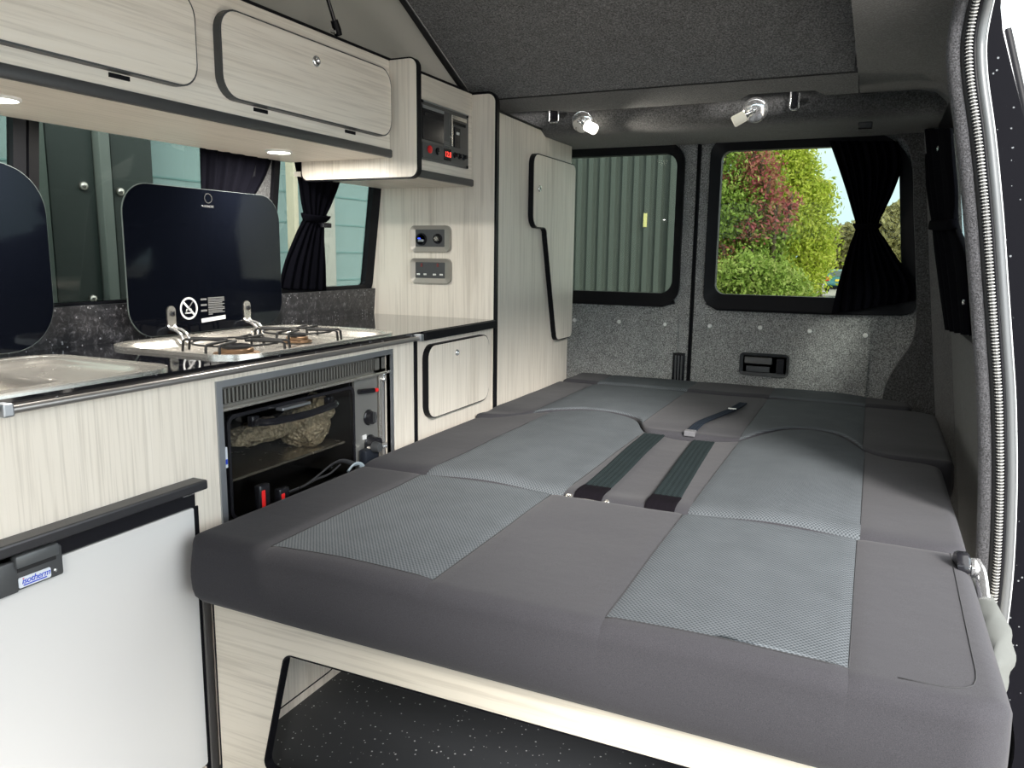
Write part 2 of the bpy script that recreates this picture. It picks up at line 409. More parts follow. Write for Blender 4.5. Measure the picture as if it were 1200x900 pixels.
# right wall: slab behind the sliding-door opening, with a window
w = MB(); R0, R1 = 2.10, 3.22
lslab(w, 1.96, 3.46, 0, .925, XR, .012); lslab(w, 1.96, 3.46, 1.555, 1.74, XR, .012)
for y0, y1 in ((1.96, R0), (R1, 3.46)): lslab(w, y0, y1, .925, 1.555, XR, .012)
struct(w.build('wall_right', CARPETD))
fr = MB(); fr.ring(rr(R0 - .02, R1 + .04, .895, 1.575, .09), rr(R0 + .03, R1 - .13, .965, 1.515, .07), lnR(), .014, -.014, (.014, -.002))
q = struct(fr.build('window_4', BLK, smooth=True))
MB().prism(rr(R0 + .02, R1 - .12, .95, 1.52, .07), lnR(.004), 0, .005).build('glass', TINT, q)

# ---- ceiling pieces
c = MB()   # roof skin at the back, recessed above the header
c.box(-.58, 1.46, 2.80, 3.5, 1.735, 1.78)
c.box(-.58, -.145, -.6, 2.62, 1.66, 1.685)
c.box(-.58, -.30, 2.60, 2.82, 1.66, 1.78)
struct(c.build('ceiling', BLKM))
# rising carpeted roof board (front of the elevating roof is up)
t25 = math.tan(math.radians(25))
bd = MB(); L0, L1 = 2.603, -.45
zf = lambda y: 1.653 + (2.603 - y) * t25
x0, x1 = -.128, 1.118
bd.hexa([(x0, L1, zf(L1)), (x1, L1, zf(L1)), (x1, L0, zf(L0)), (x0, L0, zf(L0)), (x0, L1, zf(L1) + .05), (x1, L1, zf(L1) + .05), (x1, L0, zf(L0) + .05), (x0, L0, zf(L0) + .05)])
bmesh.ops.subdivide_edges(bd.bm, edges=list(bd.bm.edges), cuts=6, use_grid_fill=True)
struct(bd.build('ceiling_board', carpet('lightened_board_carpet', (.045, .045, .047), (.27, .27, .275), 190)))  # brighter copy of the lining carpet, colour makes up for missing light
# lip underneath the back end of the board, with two shallow cut-outs over the latches
lip = MB()
outl = [(-.46, 2.600), (1.128, 2.600), (1.128, 2.800), (1.03, 2.800), (1.0, 2.745), (.80, 2.740), (.765, 2.79), (.70, 2.800), (.17, 2.800), (.10, 2.765), (-.06, 2.76), (-.10, 2.80), (-.46, 2.80)]
lip.prism(outl, lambda a, b, d: (a, b, 1.653 - (b - 2.6) * .125 + d), 0, .10)
struct(lip.build('trim_1', CARPETD))
struct(MB().tube([(-.46, 2.603, 1.652), (1.128, 2.603, 1.652)], .0025, 6).build('trim_2', BLKM))
# header roll above the back doors
hd = MB()
prof = [(3.46, 1.578), (3.02, 1.573), (2.972, 1.580), (2.945, 1.596), (2.930, 1.618), (2.930, 1.645), (2.945, 1.668), (2.985, 1.684), (3.46, 1.70)]
hd.prism([(b, c_) for b, c_ in prof], lambda a, b, d: (d, a, b), -.5, 1.40)
struct(hd.build('trim_3', CARPETD, smooth=True))
# flat roof edge and curved cant rail along the right side
rp = [(1.128, 1.76), (1.128, 1.652), (1.30, 1.650), (1.352, 1.638), (1.385, 1.607), (1.394, 1.566), (1.402, 1.566), (1.402, 1.66), (1.38, 1.76)]
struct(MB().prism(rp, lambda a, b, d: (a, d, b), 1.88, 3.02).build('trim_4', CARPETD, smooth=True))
rp2 = [(1.128, 1.76), (1.128, 1.652), (1.28, 1.650), (1.315, 1.640), (1.335, 1.622), (1.345, 1.66), (1.36, 1.76)]
struct(MB().prism(rp2, lambda a, b, d: (a, d, b), -.6, 1.89).build('trim_5', CARPETD, smooth=True))
struct(MB().box(1.128, 1.46, 3.0, 3.5, 1.652, 1.76, .01).build('trim_6', CARPETD))
# canvas of the elevating roof, both sides
def canvas(name, xb, xt, lab):
    mb = MB(); rows = []
    for i in range(25):
        y = 2.60 - i * .125; zt = 1.653 + (2.603 - y) * t25 + .01; row = []
        for k in range(13):
            s_ = k / 12; fold = .006 * math.sin(s_ * 9 + y * 3) * s_ * (1 - s_) * 4
            row.append((xb + (xt - xb) * s_ + fold, y, 1.672 + (zt - 1.672) * s_))
        rows.append(row)
    mb.grid(rows); o = mb.build(name, CANV, smooth='all', solid=.003)
    return tag(o, lab, 'canvas')
canvas('roof_canvas', -.215, -.135, 'plain grey roof canvas rising above the left overhead lockers')
struct(MB().tube([(-.140, 2.60, 1.648), (-.140, .1, 1.648 + 2.503 * t25)], .011, 8).build('trim_7', BLKM, smooth=True))
canvas('roof_canvas', 1.165, 1.125, 'grey roof canvas above the sliding door side, right of the carpeted board')

# ---- unseen cab shell behind the camera, added to block light; windscreen partly closed
cbm = MB(); cbm.box(-.56, 1.50, -2.0, -.6, -.03, 0); cbm.box(-.56, 1.46, -1.6, -.62, 1.66, 1.72); cbm.box(-.60, 1.52, -2.02, -1.98, -.03, 1.30)
lslab(cbm, -2.0, -.6, 0, .95, XL, -.05); lslab(cbm, -1.75, -.6, 1.5, 1.72, XL, -.05); lslab(cbm, -.75, -.6, .95, 1.5, XL, -.05)
lslab(cbm, -2.0, .10, 0, .95, XR, .05); lslab(cbm, -1.75, .10, 1.5, 1.72, XR, .05); lslab(cbm, -.60, .10, .95, 1.5, XR, .05)
struct(cbm.build('cab_light_block', CARPETD))
fcv = MB(); fcv.box(-.145, 1.13, -.42, -.41, 1.66, zf(-.42)); tag(fcv.build('roof_canvas', CANV), 'grey roof canvas closing the front end of the elevating roof', 'canvas')
# ---- rear doors
YD = 3.42
def D(u, v): p = P(u, v, 'y', YD); return (p.x, p.z)
def slant(pts, a0, a1, b0, b1, k):
    return [(a + k * max(0, (a - a0) / (a1 - a0)) * ((b - b0) / (b1 - b0)), b) for a, b in pts]
d1 = MB(); o = rr(-.50, .503, .02, 1.60, .02, 8); wo = rr(-.36, .418, .935, 1.560, .06, 8)
d1.ring(o, wo, my_(YD), .05, 0, (.05, .004)); door1 = struct(d1.build('door_1', CARPET))
d2 = MB(); o = rr(.519, 1.395, .02, 1.60, .02, 8); W2 = (.585, 1.375, .93, 1.560)
wo = slant(rr(.585, 1.375, .93, 1.560, (.05, .05, .13, .05), 8), .585, 1.375, .93, 1.56, -.085)
d2.ring(o, wo, my_(YD), .05, 0, (.05, .004)); door2 = struct(d2.build('door_2', CARPET))
struct(MB().box(.500, .522, YD + .012, YD + .05, .02, 1.6).build('trim_8', BLKM))
struct(MB().tube([(.507, YD - .002, .02), (.507, YD - .002, 1.59)], .006, 6).build('trim_9', BLK))
# door 1 window
def dwin(parent, out, inn, glass):
    f = MB(); f.ring(out, inn, my_(YD), .04, -.022, (.04, -.004)); fo = f.build('window_rubber', BLK, parent, smooth=True)
    MB().prism(glass, my_(YD + .025), 0, .005).build('glass', TINTR, parent)
dwin(door1, rr(-.38, .452, .895, 1.590, .085, 8), rr(-.34, .418, .950, 1.545, .055, 8), rr(-.36, .43, .94, 1.56, .05, 8))
A = (.565, 1.40, .89, 1.588)
dwin(door2, slant(rr(.560, 1.385, .895, 1.590, (.06, .06, .17, .06), 8), .56, 1.385, .895, 1.59, -.08),
     slant(rr(.603, 1.325, .955, 1.545, (.04, .03, .10, .04), 8), .603, 1.325, .955, 1.545, -.06),
     slant(rr(.59, 1.345, .94, 1.555, (.05, .03, .10, .05), 8), .59, 1.345, .94, 1.555, -.06))
# inner sill trims below the windows
MB().tube([(-.3, YD - .012, .898), (.38, YD - .012, .898), (.435, YD - .012, .915)], .008, 6).build('window_sill_trim', BLK, door1)
MB().tube([(.575, YD - .012, .915), (.62, YD - .012, .892), (1.05, YD - .012, .892), (1.30, YD - .012, .90)], .007, 6).build('window_sill_trim', BLK, door2)
# carpeted trim cards and their screws
MB().prism(rr(-.45, .455, .25, .855, .012), my_(YD), -.006, 0, .002).build('trim_card', CARPET, door1)
MB().prism(rr(.588, 1.225, .25, .855, (.01, .01, .03, .012)), my_(YD), -.006, 0, .002).build('trim_card', CARPET, door2)
scr = []
for u, v, d_o in ((674, 375, door1), (726, 377, door1), (780, 380, door1), (832, 382, door2), (891, 384, door2), (949, 388, door2), (1014, 393, door2)):
    a, b = D(u, v)
    MB().lathe([(.0, .006), (.003, .0045), (.006, .006), (.0085, .004), (.0095, 0)], (a, YD - .006, b), (0, -1, 0), 16).build('trim_screw', FROST, d_o, smooth='all')
# latch slot low on door 1
a, b = D(797, 427)
lt = MB(); lt.box(a - .032, a + .022, YD - .014, YD, b - .09, b + .052, .004); lt.mi = 0
lo = lt.build('edge_latch', BLKG, door1)
for k in range(3): MB().box(a - .02 + k * .013, a - .014 + k * .013, YD - .018, YD - .012, b - .08, b + .04).build('latch_rib', GREYP, lo)
# door handle
hx0, hz1 = D(868, 412); hx1, hz0 = D(924, 442.5)
hb = MB(); hb.ring(rr(hx0, hx1, hz0, hz1, .018), rr(hx0 + .014, hx1 - .011, hz0 + .014, hz1 - .013, .006), my_(YD), 0, -.018, (0, -.010))
hb.prism(rr(hx0 + .01, hx1 - .01, hz0 + .01, hz1 - .01, .006), my_(YD), -.006, 0)
ho = hb.build('interior_handle', GREYP, door2, smooth=True)
w_ = hx1 - hx0; h_ = hz1 - hz0
MB().box(hx0 + .10 * w_, hx0 + .66 * w_, YD - .022, YD - .006, hz0 + .52 * h_, hz0 + .82 * h_, .004).build('lever', ALU if False else plain('handle_grey', (.10, .10, .10), .4), ho)
MB().box(hx0 + .14 * w_, hx0 + .62 * w_, YD - .014, YD - .006, hz0 + .15 * h_, hz0 + .42 * h_, .003).build('finger_plate', GREYP, ho)
MB().box(hx0 + .75 * w_, hx0 + .90 * w_, YD - .021, YD - .006, hz0 + .16 * h_, hz0 + .80 * h_, .003).build('lock_slider', BLKG, ho)

# rear corner pillar (right), curved edge towards the door
YP = 3.375
lp = [(1040, 150), (1055, 158), (1066, 175), (1070, 200), (1071, 250), (1073, 300), (1074, 350), (1073, 385), (1067, 405), (1053, 425), (1041, 445), (1035, 462), (1032, 490), (1030, 540)]
left = [(P(u, v, 'y', YP).x, P(u, v, 'y', YP).z) for u, v in lp]
left = [(p.x, p.y) for p in catmull([(a, b, 0) for a, b in left], 3)]
poly = [(1.30, 1.66)] + left + [(1.24, 0.02)] + [(XR(.02) + .03, .02), (XR(1.66) + .02, 1.66)]
pl_ = MB().prism(poly, my_(YP), .06, -.0, .012)
struct(pl_.build('trim_10', CARPETD, smooth=True))
# angled side of the pillar running into the right wall
ap = MB(); 
ap.hexa([(XR(0) - .055, 3.375, 0), (XR(0) - .0004, 3.22, 0), (XR(0) + .05, 3.24, 0), (XR(0) + .05, 3.43, 0), (XR(1.6) - .05, 3.375, 1.6), (XR(1.6) - .0004, 3.22, 1.6), (XR(1.6) + .05, 3.24, 1.6), (XR(1.6) + .05, 3.43, 1.6)])
struct(ap.build('trim_11', CARPETD))

# ---- sliding door opening: carpeted pillar edge, ribbed seal, silver band, painted jamb
YS = 1.85
sp = [(1172, -90, 1.70), (1158, -50, 1.76), (1148, -15, 1.81), (1141, 15, 1.84), (1136, 45, YS), (1135.5, 70, YS), (1138, 100, YS), (1145, 150, YS), (1150.5, 200, YS), (1156, 260, YS), (1161, 330, YS), (1166, 400, YS), (1170, 460, YS), (1171.5, 510, YS), (1172, 560, YS), (1170.5, 620, YS), (1167, 680, YS), (1160, 740, YS), (1150, 800, YS), (1140, 860, YS), (1136, 930, YS)]
seal = [P(u, v, 'y', y) for u, v, y in sp]
sc_path = catmull(seal, 8)
def offs(path, dx, dy): return [Vector((p.x + dx, p.y + dy, p.z)) for p in path]
struct(MB().tube(offs(sc_path, -.0225, .02), .0145, 14, ell=(1, 1.1), up=(0, 1, 0)).build('trim_12', PILE, smooth='all'))
# resample for ribs
def resample(path, step):
    out = [path[0]]; acc = 0
    for a, b in zip(path[:-1], path[1:]):
        L = (b - a).length; s0 = step - acc
        while s0 <= L: out.append(a.lerp(b, s0 / L)); s0 += step
        acc = (acc + L) % step
    return out
rs = resample(sc_path, .0017)
sb = MB(); rad = [(.0072, .0072, .0050, .0050)[i % 4] for i in range(len(rs))]
sb.tube(rs, rad, 8, up=(0, 1, 0))
for k, f in enumerate(list(sb.bm.faces)[:-2]): f.material_index = 0 if (k // 8) % 4 == 0 else 1
so = sb.build('trim_13', [plain('ribbed_seal', (.50, .50, .48), .4), plain('seal_gap', (.05, .05, .05), .6)], smooth=False); struct(so)
struct(MB().tube(offs(sc_path, -.0075, .010), .0075, 8, up=(0, 1, 0)).build('trim_19', BLKM, smooth='all'))
struct(MB().tube(offs(sc_path, .0095, .004), .0055, 8, up=(0, 1, 0)).build('trim_14', BLK, smooth='all'))
struct(MB().tube(offs(sc_path, .0195, .006), .0095, 12, up=(0, 1, 0)).build('trim_15', SILV, smooth='all'))
struct(MB().tube(offs(sc_path, .0300, .004), .0016, 8, up=(0, 1, 0)).build('trim_16', plain('pale_paint_edge', (.5, .52, .53), .35), smooth='all'))
jl = [(p.x + .029, p.z) for p in sc_path if p.y > 1.83]
jr = [(P(u, v, 'y', YS + .04).x, P(u, v, 'y', YS + .04).z) for u, v in ((1168, -20), (1173, 40), (1190, 110), (1210, 190), (1228, 260), (1246, 330))]
poly = jl + [(jl[-1][0] + .3, jl[-1][1]), (jr[-1][0] + .14, jr[-1][1] - .3)] + jr[::-1]
jb = MB().prism(poly, my_(YS + .015), 0, .05)
struct(jb.build('trim_17', PAINT, smooth=False))

# ================================================================== KITCHEN SIDE
FX = 0.0
# ---- kitchen unit: front with oven opening, black end edging
ku = thing('kitchen_unit', 'long pale ash kitchen unit with black end edging under the gloss worktop', 'kitchen unit', (-.25, 1.3, 0))
OV = (1.205, 1.836, .52, .832)     # oven opening y0 y1 z0 z1
FR = (.15, 1.118, .02, .64)        # fridge opening
def slab(mb, y0, y1, z0, z1, x0=-.018, x1=0.0): mb.box(x0, x1, y0, y1, z0, z1)
k = MB()
slab(k, -.55, FR[0], .0, .862); slab(k, FR[0], FR[1], FR[3], .862); slab(k, FR[0], FR[1], 0, FR[2])
slab(k, FR[1], OV[0], 0, .862); slab(k, OV[0], OV[1], OV[3], .862); slab(k, OV[0], OV[1], 0, OV[2]); slab(k, OV[1], 1.962, 0, .862)
k.box(-.52, -.018, -.55, -.53, 0, .86)
k.build('front_panel', LV, ku)
MB().box(-.50, .004, 1.962, 1.980, .0, .866, .003).build('end_edging', BLK, ku)
MB().box(-.50, -.018, 1.125, 1.14, .0, .862).build('divider', LV, ku)
# low cupboard door outline seen through the bed cut-out
lowd = MB(); lowd.prism(rr(1.20, 1.575, .030, .40, (.02, .05, .02, .02)), mx_(0), .0, .004); lo = lowd.build('lower_door', LV, ku)
MB().ring(rr(1.196, 1.579, .026, .404, (.02, .054, .02, .02)), rr(1.20, 1.575, .030, .40, (.02, .05, .02, .02)), mx_(0), 0, .0045).build('door_edging', BLK, lo)

# ---- small cupboard between kitchen and wardrobe
cb = thing('side_cupboard', 'small pale cupboard with round-cornered door beside the oven, below the worktop end', 'cupboard', (-.25, 2.24, 0))
MB().box(-.50, -.004, 1.981, 2.490, 0, .852).build('cabinet_body', LV, cb)
dd = MB().prism(rr(2.020, 2.430, .612, .835, .04), mx_(-.002), 0, .020, .0015).build('door', LV, cb)
MB().ring(rr(2.017, 2.433, .609, .838, .043), rr(2.020, 2.430, .612, .835, .04), mx_(-.003), 0, .0195).build('door_edging', BLK, dd)
def knob(parent, x, y, z, r=.011):
    return MB().lathe([(r * 1.25, 0), (r * 1.25, .003), (r, .006), (r * .55, .006), (r * .5, .003), (0, .003)], (x, y, z), (1, 0, 0), 20).build('push_knob', CHROME, parent, smooth='all')
kp = P(535, 413, 'x', .018); knob(dd, .018, kp.y, kp.z, .0085)

# ---- worktop
H0_, H1_ = 1.262, 1.925
wt = MB()
for ya, yb, hole_ in ((-.55, 1.19, (-.392, -.018, .478, 1.107, .055)), (1.19, 1.99, (-.432, -.016, H0_ + .008, H1_ - .008, .085))):
    wt.ring(rr(-.528, .006, ya, yb, .0006, 10), rr(*hole_, 10), mz_(.863), 0, .019)
wt.box(-.528, .006, 1.99, 2.498, .863, .882)
tag(wt.build('worktop', WT), 'gloss black speckled worktop running along the left side', 'worktop')
tag(MB().box(.007, .017, 2.005, 2.490, .854, .880, .002).build('worktop_edge_strip', BLK), 'short black edging strip on the worktop above the small cupboard', 'edging strip')
us = MB(); us.hexa([(-.522, -.55, .882), (-.508, -.55, .882), (-.508, 2.499, .882), (-.522, 2.499, .882), (-.512, -.55, .978), (-.500, -.55, .978), (-.500, 2.499, .978), (-.512, 2.499, .978)])
tag(us.build('granite_upstand', GRAN), 'dark granite-look upstand along the back of the worktop under the windows', 'upstand')
rl = thing('grab_rail', 'slim satin metal rail along the front edge of the worktop', 'rail', (.022, 1.3, .868))
MB().tube([(.021, .748, .866), (.021, 1.96, .866)], .0068, 14).build('tube', RAILM, rl, smooth=True)
for y in (.745, 1.962): MB().box(.004, .032, y - .009, y + .009, .857, .878, .003).build('end_bracket', ALU, rl)

# ---- sink with glass lid
sk = thing('sink', 'stainless steel sink with ridged drainer at the left front of the worktop', 'sink', (-.2, .8, .882))
SZ = .882
def sheet(mb, x0, x1, y0, y1, r, depthfn, n=46, m_=40, z=SZ + .004):
    "pressed steel tray following depthfn over a rounded rectangle"
    rows = []
    for i in range(n + 1):
        row = []
        for j in range(m_ + 1):
            s, t = i / n * 2 - 1, j / m_ * 2 - 1
            px, py = (x0 + x1) / 2 + s * (x1 - x0) / 2, (y0 + y1) / 2 + t * (y1 - y0) / 2
            # pull corners in to the rounded outline
            hx, hy = (x1 - x0) / 2, (y1 - y0) / 2; cx, cy = (x0 + x1) / 2, (y0 + y1) / 2
            dx, dy = abs(px - cx), abs(py - cy); mxs = max(abs(s), abs(t)); 
            if mxs > 0:
                bx, by = abs(s) / mxs * hx, abs(t) / mxs * hy
                ex, ey = bx - (hx - r), by - (hy - r)
                if ex > 0 and ey > 0:
                    L = math.hypot(ex, ey); q = r / L if L > r else 1
                    bx, by = hx - r + ex * q, hy - r + ey * q
                px = cx + math.copysign(bx * mxs, s); py = cy + math.copysign(by * mxs, t)
            row.append((px, py, z + depthfn(px, py)))
        rows.append(row)
    mb.grid(rows)
def basin(px, py, a0, a1, b0, b1, r, depth, soft=.03):
    cx, cy, hx, hy = (a0 + a1) / 2, (b0 + b1) / 2, (a1 - a0) / 2 - r, (b1 - b0) / 2 - r
    d = math.hypot(max(abs(px - cx) - hx, 0), max(abs(py - cy) - hy, 0)) - r
    t = min(max(-d / soft, 0), 1); return -depth * (t * t * (3 - 2 * t))
# a raised rolled rim; bowl on the left, sloping drainer on the right
def sinkz(x, y):
    z = 0; z += basin(x, y, -.345, -.055, .50, .925, .06, .115, .02)
    z += basin(x, y, -.345, -.05, .76, 1.075, .05, .008, .02)
    return z
s_ = MB(); sheet(s_, -.400, -.012, .47, 1.115, .065, sinkz, 60, 90)
s_.build('bowl', STEEL, sk, smooth='all')
MB().ring(rr(-.404, -.008, .466, 1.119, .068, 10), rr(-.390, -.022, .480, 1.105, .055, 10), mz_(.882), 0, .0058, (0, .0045)).build('rim', STEEL, sk, smooth=True)
MB().lathe([(.030, 0), (.030, .003), (.018, .004), (.016, .001), (0, .001)], (-.2, .66, .776), (0, 0, 1)).build('drain', CHROME, sk, smooth='all')
tp = MB(); tp.lathe([(.022, 0), (.022, .012), (.013, .02), (.012, .05), (.0, .05)], (-.415, .80, .884), (0, 0, 1)); tp.tube(catmull([(-.415, .80, .92), (-.41, .80, .95), (-.36, .84, .955), (-.30, .90, .935), (-.29, .91, .92)], 5), .009, 10)
tp.build('tap', CHROME, sk, smooth='all')
def lid(parent, y0, y1, z0, z1, x, r):
    lean = lambda a, b, d: (x + d, a, b)
    o = MB().prism(rr(y0, y1, z0, z1, r, 10), lean, 0, .0052, .0012).build('glass_lid', NAVYG, parent, smooth=True)
    MB().ring(rr(y0 - .0012, y1 + .0012, z0 - .0012, z1 + .0012, r, 10), rr(y0, y1, z0, z1, r, 10), lean, .001, .0042).build('lid_edge', plain('lid_edge_grey', (.10, .115, .11), .3) if 'lid_edge_grey' not in MATS else MATS['lid_edge_grey'], o)
    return o, lean
lid(sk, .62, 1.137, .898, 1.283, -.41, .10)

# ---- hob with glass lid
hb = thing('gas_hob', 'stainless two-burner gas hob with open black glass lid and hinges', 'hob', (-.2, 1.6, .882))
H0, H1 = 1.262, 1.925
def hobz(x, y): return basin(x, y, -.425, -.02, H0 + .018, H1 - .018, .07, .024, .03) + .004 * math.exp(-(((x + .20) / .10) ** 2 + ((y - 1.44) / .10) ** 2) * 2)
h = MB(); sheet(h, -.440, -.008, H0, H1, .095, hobz, 50, 70, SZ + .005); h.build('hob_tray', STEEL, hb, smooth='all')
MB().ring(rr(-.444, -.004, H0 - .004, H1 + .004, .10, 10), rr(-.430, -.018, H0 + .010, H1 - .010, .086, 10), mz_(.882), 0, .0075, (0, .006)).build('rim', STEEL, hb, smooth=True)
def burner(cx, cy, R):
    b = MB().lathe([(R * 1.35, 0), (R * 1.35, .004), (R, .006), (R, .014), (R * .9, .016), (0, .016)], (cx, cy, .866), (0, 0, 1), 28).build('burner', VELL, hb, smooth=True)
    MB().lathe([(R * .85, 0), (R * .85, .006), (R * .7, .008), (0, .008)], (cx, cy, .882), (0, 0, 1), 28).build('burner_cap', BLKG, b, smooth=True)
burner(-.17, 1.43, .040); burner(-.22, 1.71, .030)
def grid_iron(cx, cy, R, name):
    g = MB(); zt = .901
    for k in range(4):
        t = k * PI / 2 + .35
        c_, s2 = math.cos(t), math.sin(t); tx, ty = -s2, c_
        for sgn in (-1, 1):
            off = .016 * sgn
            pth = [(cx + c_ * R * 1.02 + tx * off, cy + s2 * R * 1.02 + ty * off, .872), (cx + c_ * R + tx * off, cy + s2 * R + ty * off, zt - .004), (cx + c_ * (R - .006) + tx * off, cy + s2 * (R - .006) + ty * off, zt), (cx + c_ * .030 + tx * off * .8, cy + s2 * .030 + ty * off * .8, zt)]
            g.tube(pth, .0033, 7)
        g.tube([(cx + c_ * .03 + tx * -.013, cy + s2 * .03 + ty * -.013, zt), (cx + c_ * .03 + tx * .013, cy + s2 * .03 + ty * .013, zt)], .0033, 7)
    n = 36; g.tube([(cx + math.cos(i * 2 * PI / n) * R * .8, cy + math.sin(i * 2 * PI / n) * R * .8, zt - .005) for i in range(n)], .0026, 6, closed=True)
    g.build('pan_support', BLKM, hb, smooth='all')
grid_iron(-.17, 1.43, .125, 'a'); grid_iron(-.22, 1.715, .115, 'b')
lo, lean = lid(hb, 1.362, 1.915, .893, 1.275, -.452, .075)
# hinges
for hy in (1.488, 1.762):
    q = MB(); q.prism(rr(hy - .013, hy + .013, .905, .968, .012), lambda a, b, d: (lean(a, b, d)[0] + .0055, a, b), 0, .003)
    hi = q.build('hinge', STEEL, hb, smooth=True)
    MB().lathe([(.007, 0), (.007, .004), (.004, .005), (0, .005)], (-.4415, hy, .948), (1, 0, 0), 14).build('hinge_screw', BLKG, hi, smooth='all')
    for s2 in (-.010, .010):
        MB().tube(catmull([(-.447, hy + s2, .918), (-.440, hy + s2, .910), (-.422, hy + s2 + .002, .905), (-.405, hy + s2 + .004, .893), (-.400, hy + s2 + .004, .872)], 5), .004, 8, ell=(1, 1.5)).build('hinge_arm', CHROME, hi, smooth='all')
# printed marks on the lid
def lidpt(u, v): p = P(u, v, 'x', -.446); return p.y, p.z
yc, zc = lidpt(221.5, 361.5); LX_ = -.4445
def lp3(a, b): return (lean(a, b, 0)[0] + .0058, a, b)
R_ = .030
mk = MB(); n = 40
mk.ring([(yc + R_ * math.cos(i * 2 * PI / n), zc + R_ * math.sin(i * 2 * PI / n)) for i in range(n)], [(yc + R_ * .82 * math.cos(i * 2 * PI / n), zc + R_ * .82 * math.sin(i * 2 * PI / n)) for i in range(n)], lambda a, b, d: (lp3(a, b)[0] + d, a, b), 0, .0003)
def bar(mb, a0, b0, a1, b1, w):
    L = math.hypot(a1 - a0, b1 - b0); nx, ny = -(b1 - b0) / L * w / 2, (a1 - a0) / L * w / 2
    mb.prism([(a0 + nx, b0 + ny), (a0 - nx, b0 - ny), (a1 - nx, b1 - ny), (a1 + nx, b1 + ny)], lambda a, b, d: (lp3(a, b)[0] + d, a, b), 0, .0003)
bar(mk, yc - R_ * .62, zc + R_ * .62, yc + R_ * .62, zc - R_ * .62, .006)
bar(mk, yc - .014, zc - .012, yc + .014, zc - .012, .003); bar(mk, yc - .009, zc - .008, yc - .006, zc - .001, .004); bar(mk, yc + .004, zc - .008, yc + .008, zc - .001, .004)
mk.build('warning_symbol', LABW, hb)
mg_ = MB(); bar(mg_, yc - .014, zc - .014, yc + .014, zc + .018, .003); mg_.build('symbol_flame', LABG, hb); mg = MB()
y1_, z1_ = lidpt(235, 351)
for k in range(3): bar(mg, y1_, z1_ - k * .0155, y1_ + .0215, z1_ - k * .0155, .005)
mg.build('warning_heading', LABG, hb); mg = MB()
y2_, _ = lidpt(243, 351)
for k in range(11): bar(mg, y2_ + .002, z1_ + .003 - k * .0045, y2_ + (.062 if k not in (3, 5, 8) else .054) - (.045 if k == 10 else 0), z1_ + .003 - k * .0045, .0026)
mg.build('warning_text', LABG, hb)
mw = MB(); bar(mw, y1_, z1_ - .058, y1_ + .088, z1_ - .053, .011); mw.build('label_strip', LABW, hb)
yl, zl = lidpt(244, 232.5)
lg = MB(); lg.ring([(yl + .0140 * math.cos(i * 2 * PI / n), zl + .0135 * math.sin(i * 2 * PI / n)) for i in range(n)], [(yl + .0118 * math.cos(i * 2 * PI / n), zl + .0113 * math.sin(i * 2 * PI / n)) for i in range(n)], lambda a, b, d: (lp3(a, b)[0] + d, a, b), 0, .0004)
lg.build('lock_ring', plain('ring_print', (.035, .035, .034), .3), hb)
yt, zt = lidpt(245.0, 242.2)
text_obj('logo_print', 'DOMETIC', .0078, LABG, hb, lp3(yt, zt), (0, 1, 0), (0, 0, 1), bold=0)
bt = MB(); bar(bt, yt - .026, zt + .002, yt - .020, zt, .003); bt.build('logo_mark', LABG, hb)

# ---- oven
ov = thing('oven', 'built-in gas oven with vent grille and black glass door', 'oven', (-.2, 1.52, .52))
y0, y1, z0, z1 = OV
MB().ring([(y0 - .016, z0), (y1 + .012, z0), (y1 + .012, z1 + .014), (y0 - .016, z1 + .014)], [(y0, z0), (y1, z0), (y1, z1), (y0, z1)], mx_(-.012), 0, .016).build('trim_frame', ALU, ov)
VZ = .782                          # bottom of the vent strip
ob = MB(); ob.box(-.045, -.040, y0, y1, VZ, z1); ob.mi = 0
ob.box(-.016, -.012, y0 + .004, y1 - .004, z1 - .008, z1); ob.box(-.016, -.012, y0 + .004, y1 - .004, VZ, VZ + .010)
NB = 48
for i in range(NB + 1):
    yy = y0 + .012 + i * (y1 - .06 - y0 - .012) / NB; ob.box(-.016, -.012, yy - .0028, yy + .0028, VZ + .008, z1 - .006)
ob.box(-.016, -.012, y1 - .06, y1 - .006, VZ, z1)
ob.build('vent_grille', plain('vent_metal', (.24, .235, .22), .4, .6), ov)
MB().box(-.040, -.030, y0, y1, VZ + .002, z1).build('vent_backing', plain('vent_dark_brown', (.035, .028, .022), .7), ov)  # dark brown sheet behind the grille bars
# body shell (open front)
sh = MB(); sh.box(-.46, -.45, y0, y1, z0, z1); sh.box(-.46, -.03, y0 + .03, y0 + .035, z0, VZ); sh.box(-.46, -.03, y1 - .15, y1 - .145, z0, VZ); sh.box(-.46, -.03, y0, y1, VZ - .004, VZ); sh.box(-.46, -.03, y0, y1, z0 - .06, z0 - .055)
sh.build('oven_cavity', BLKM, ov)
MB().box(-.024, -.017, y1 - .145, y1 - .040, z0, VZ - .006).build('control_fascia', plain('fascia_steel', (.30, .30, .29), .4, .6), ov)
MB().box(-.022, -.012, y1 - .036, y1 - .022, z0, z1 - .004, .002).build('side_strip', STEEL, ov)
MB().box(-.024, -.020, y1 - .022, y1, z0, z1).build('side_channel', ALU, ov)
for zz in (.776, .762, .574): MB().lathe([(.008, 0), (.007, .006), (0, .009)], (-.012, y1 - .017, zz), (1, 0, 0), 12).build('screw', CHROME, ov, smooth='all')
MB().box(-.018, .0, y0, y1, VZ - .004, VZ + .004, .002).build('door_top_bar', STEEL, ov)
MB().box(-.026, -.016, y0 + .002, y0 + .022, z0, VZ - .006).build('hinge_side', BLKG, ov)
DZ1 = .766
dr = MB(); dr.ring(rr(y0 + .022, y1 - .155, z0 + .01, DZ1, .022), rr(y0 + .030, y1 - .163, z0 + .016, DZ1 - .008, .018), mx_(-.016), 0, .007)
do = dr.build('oven_door', BLKG, ov, smooth=True)
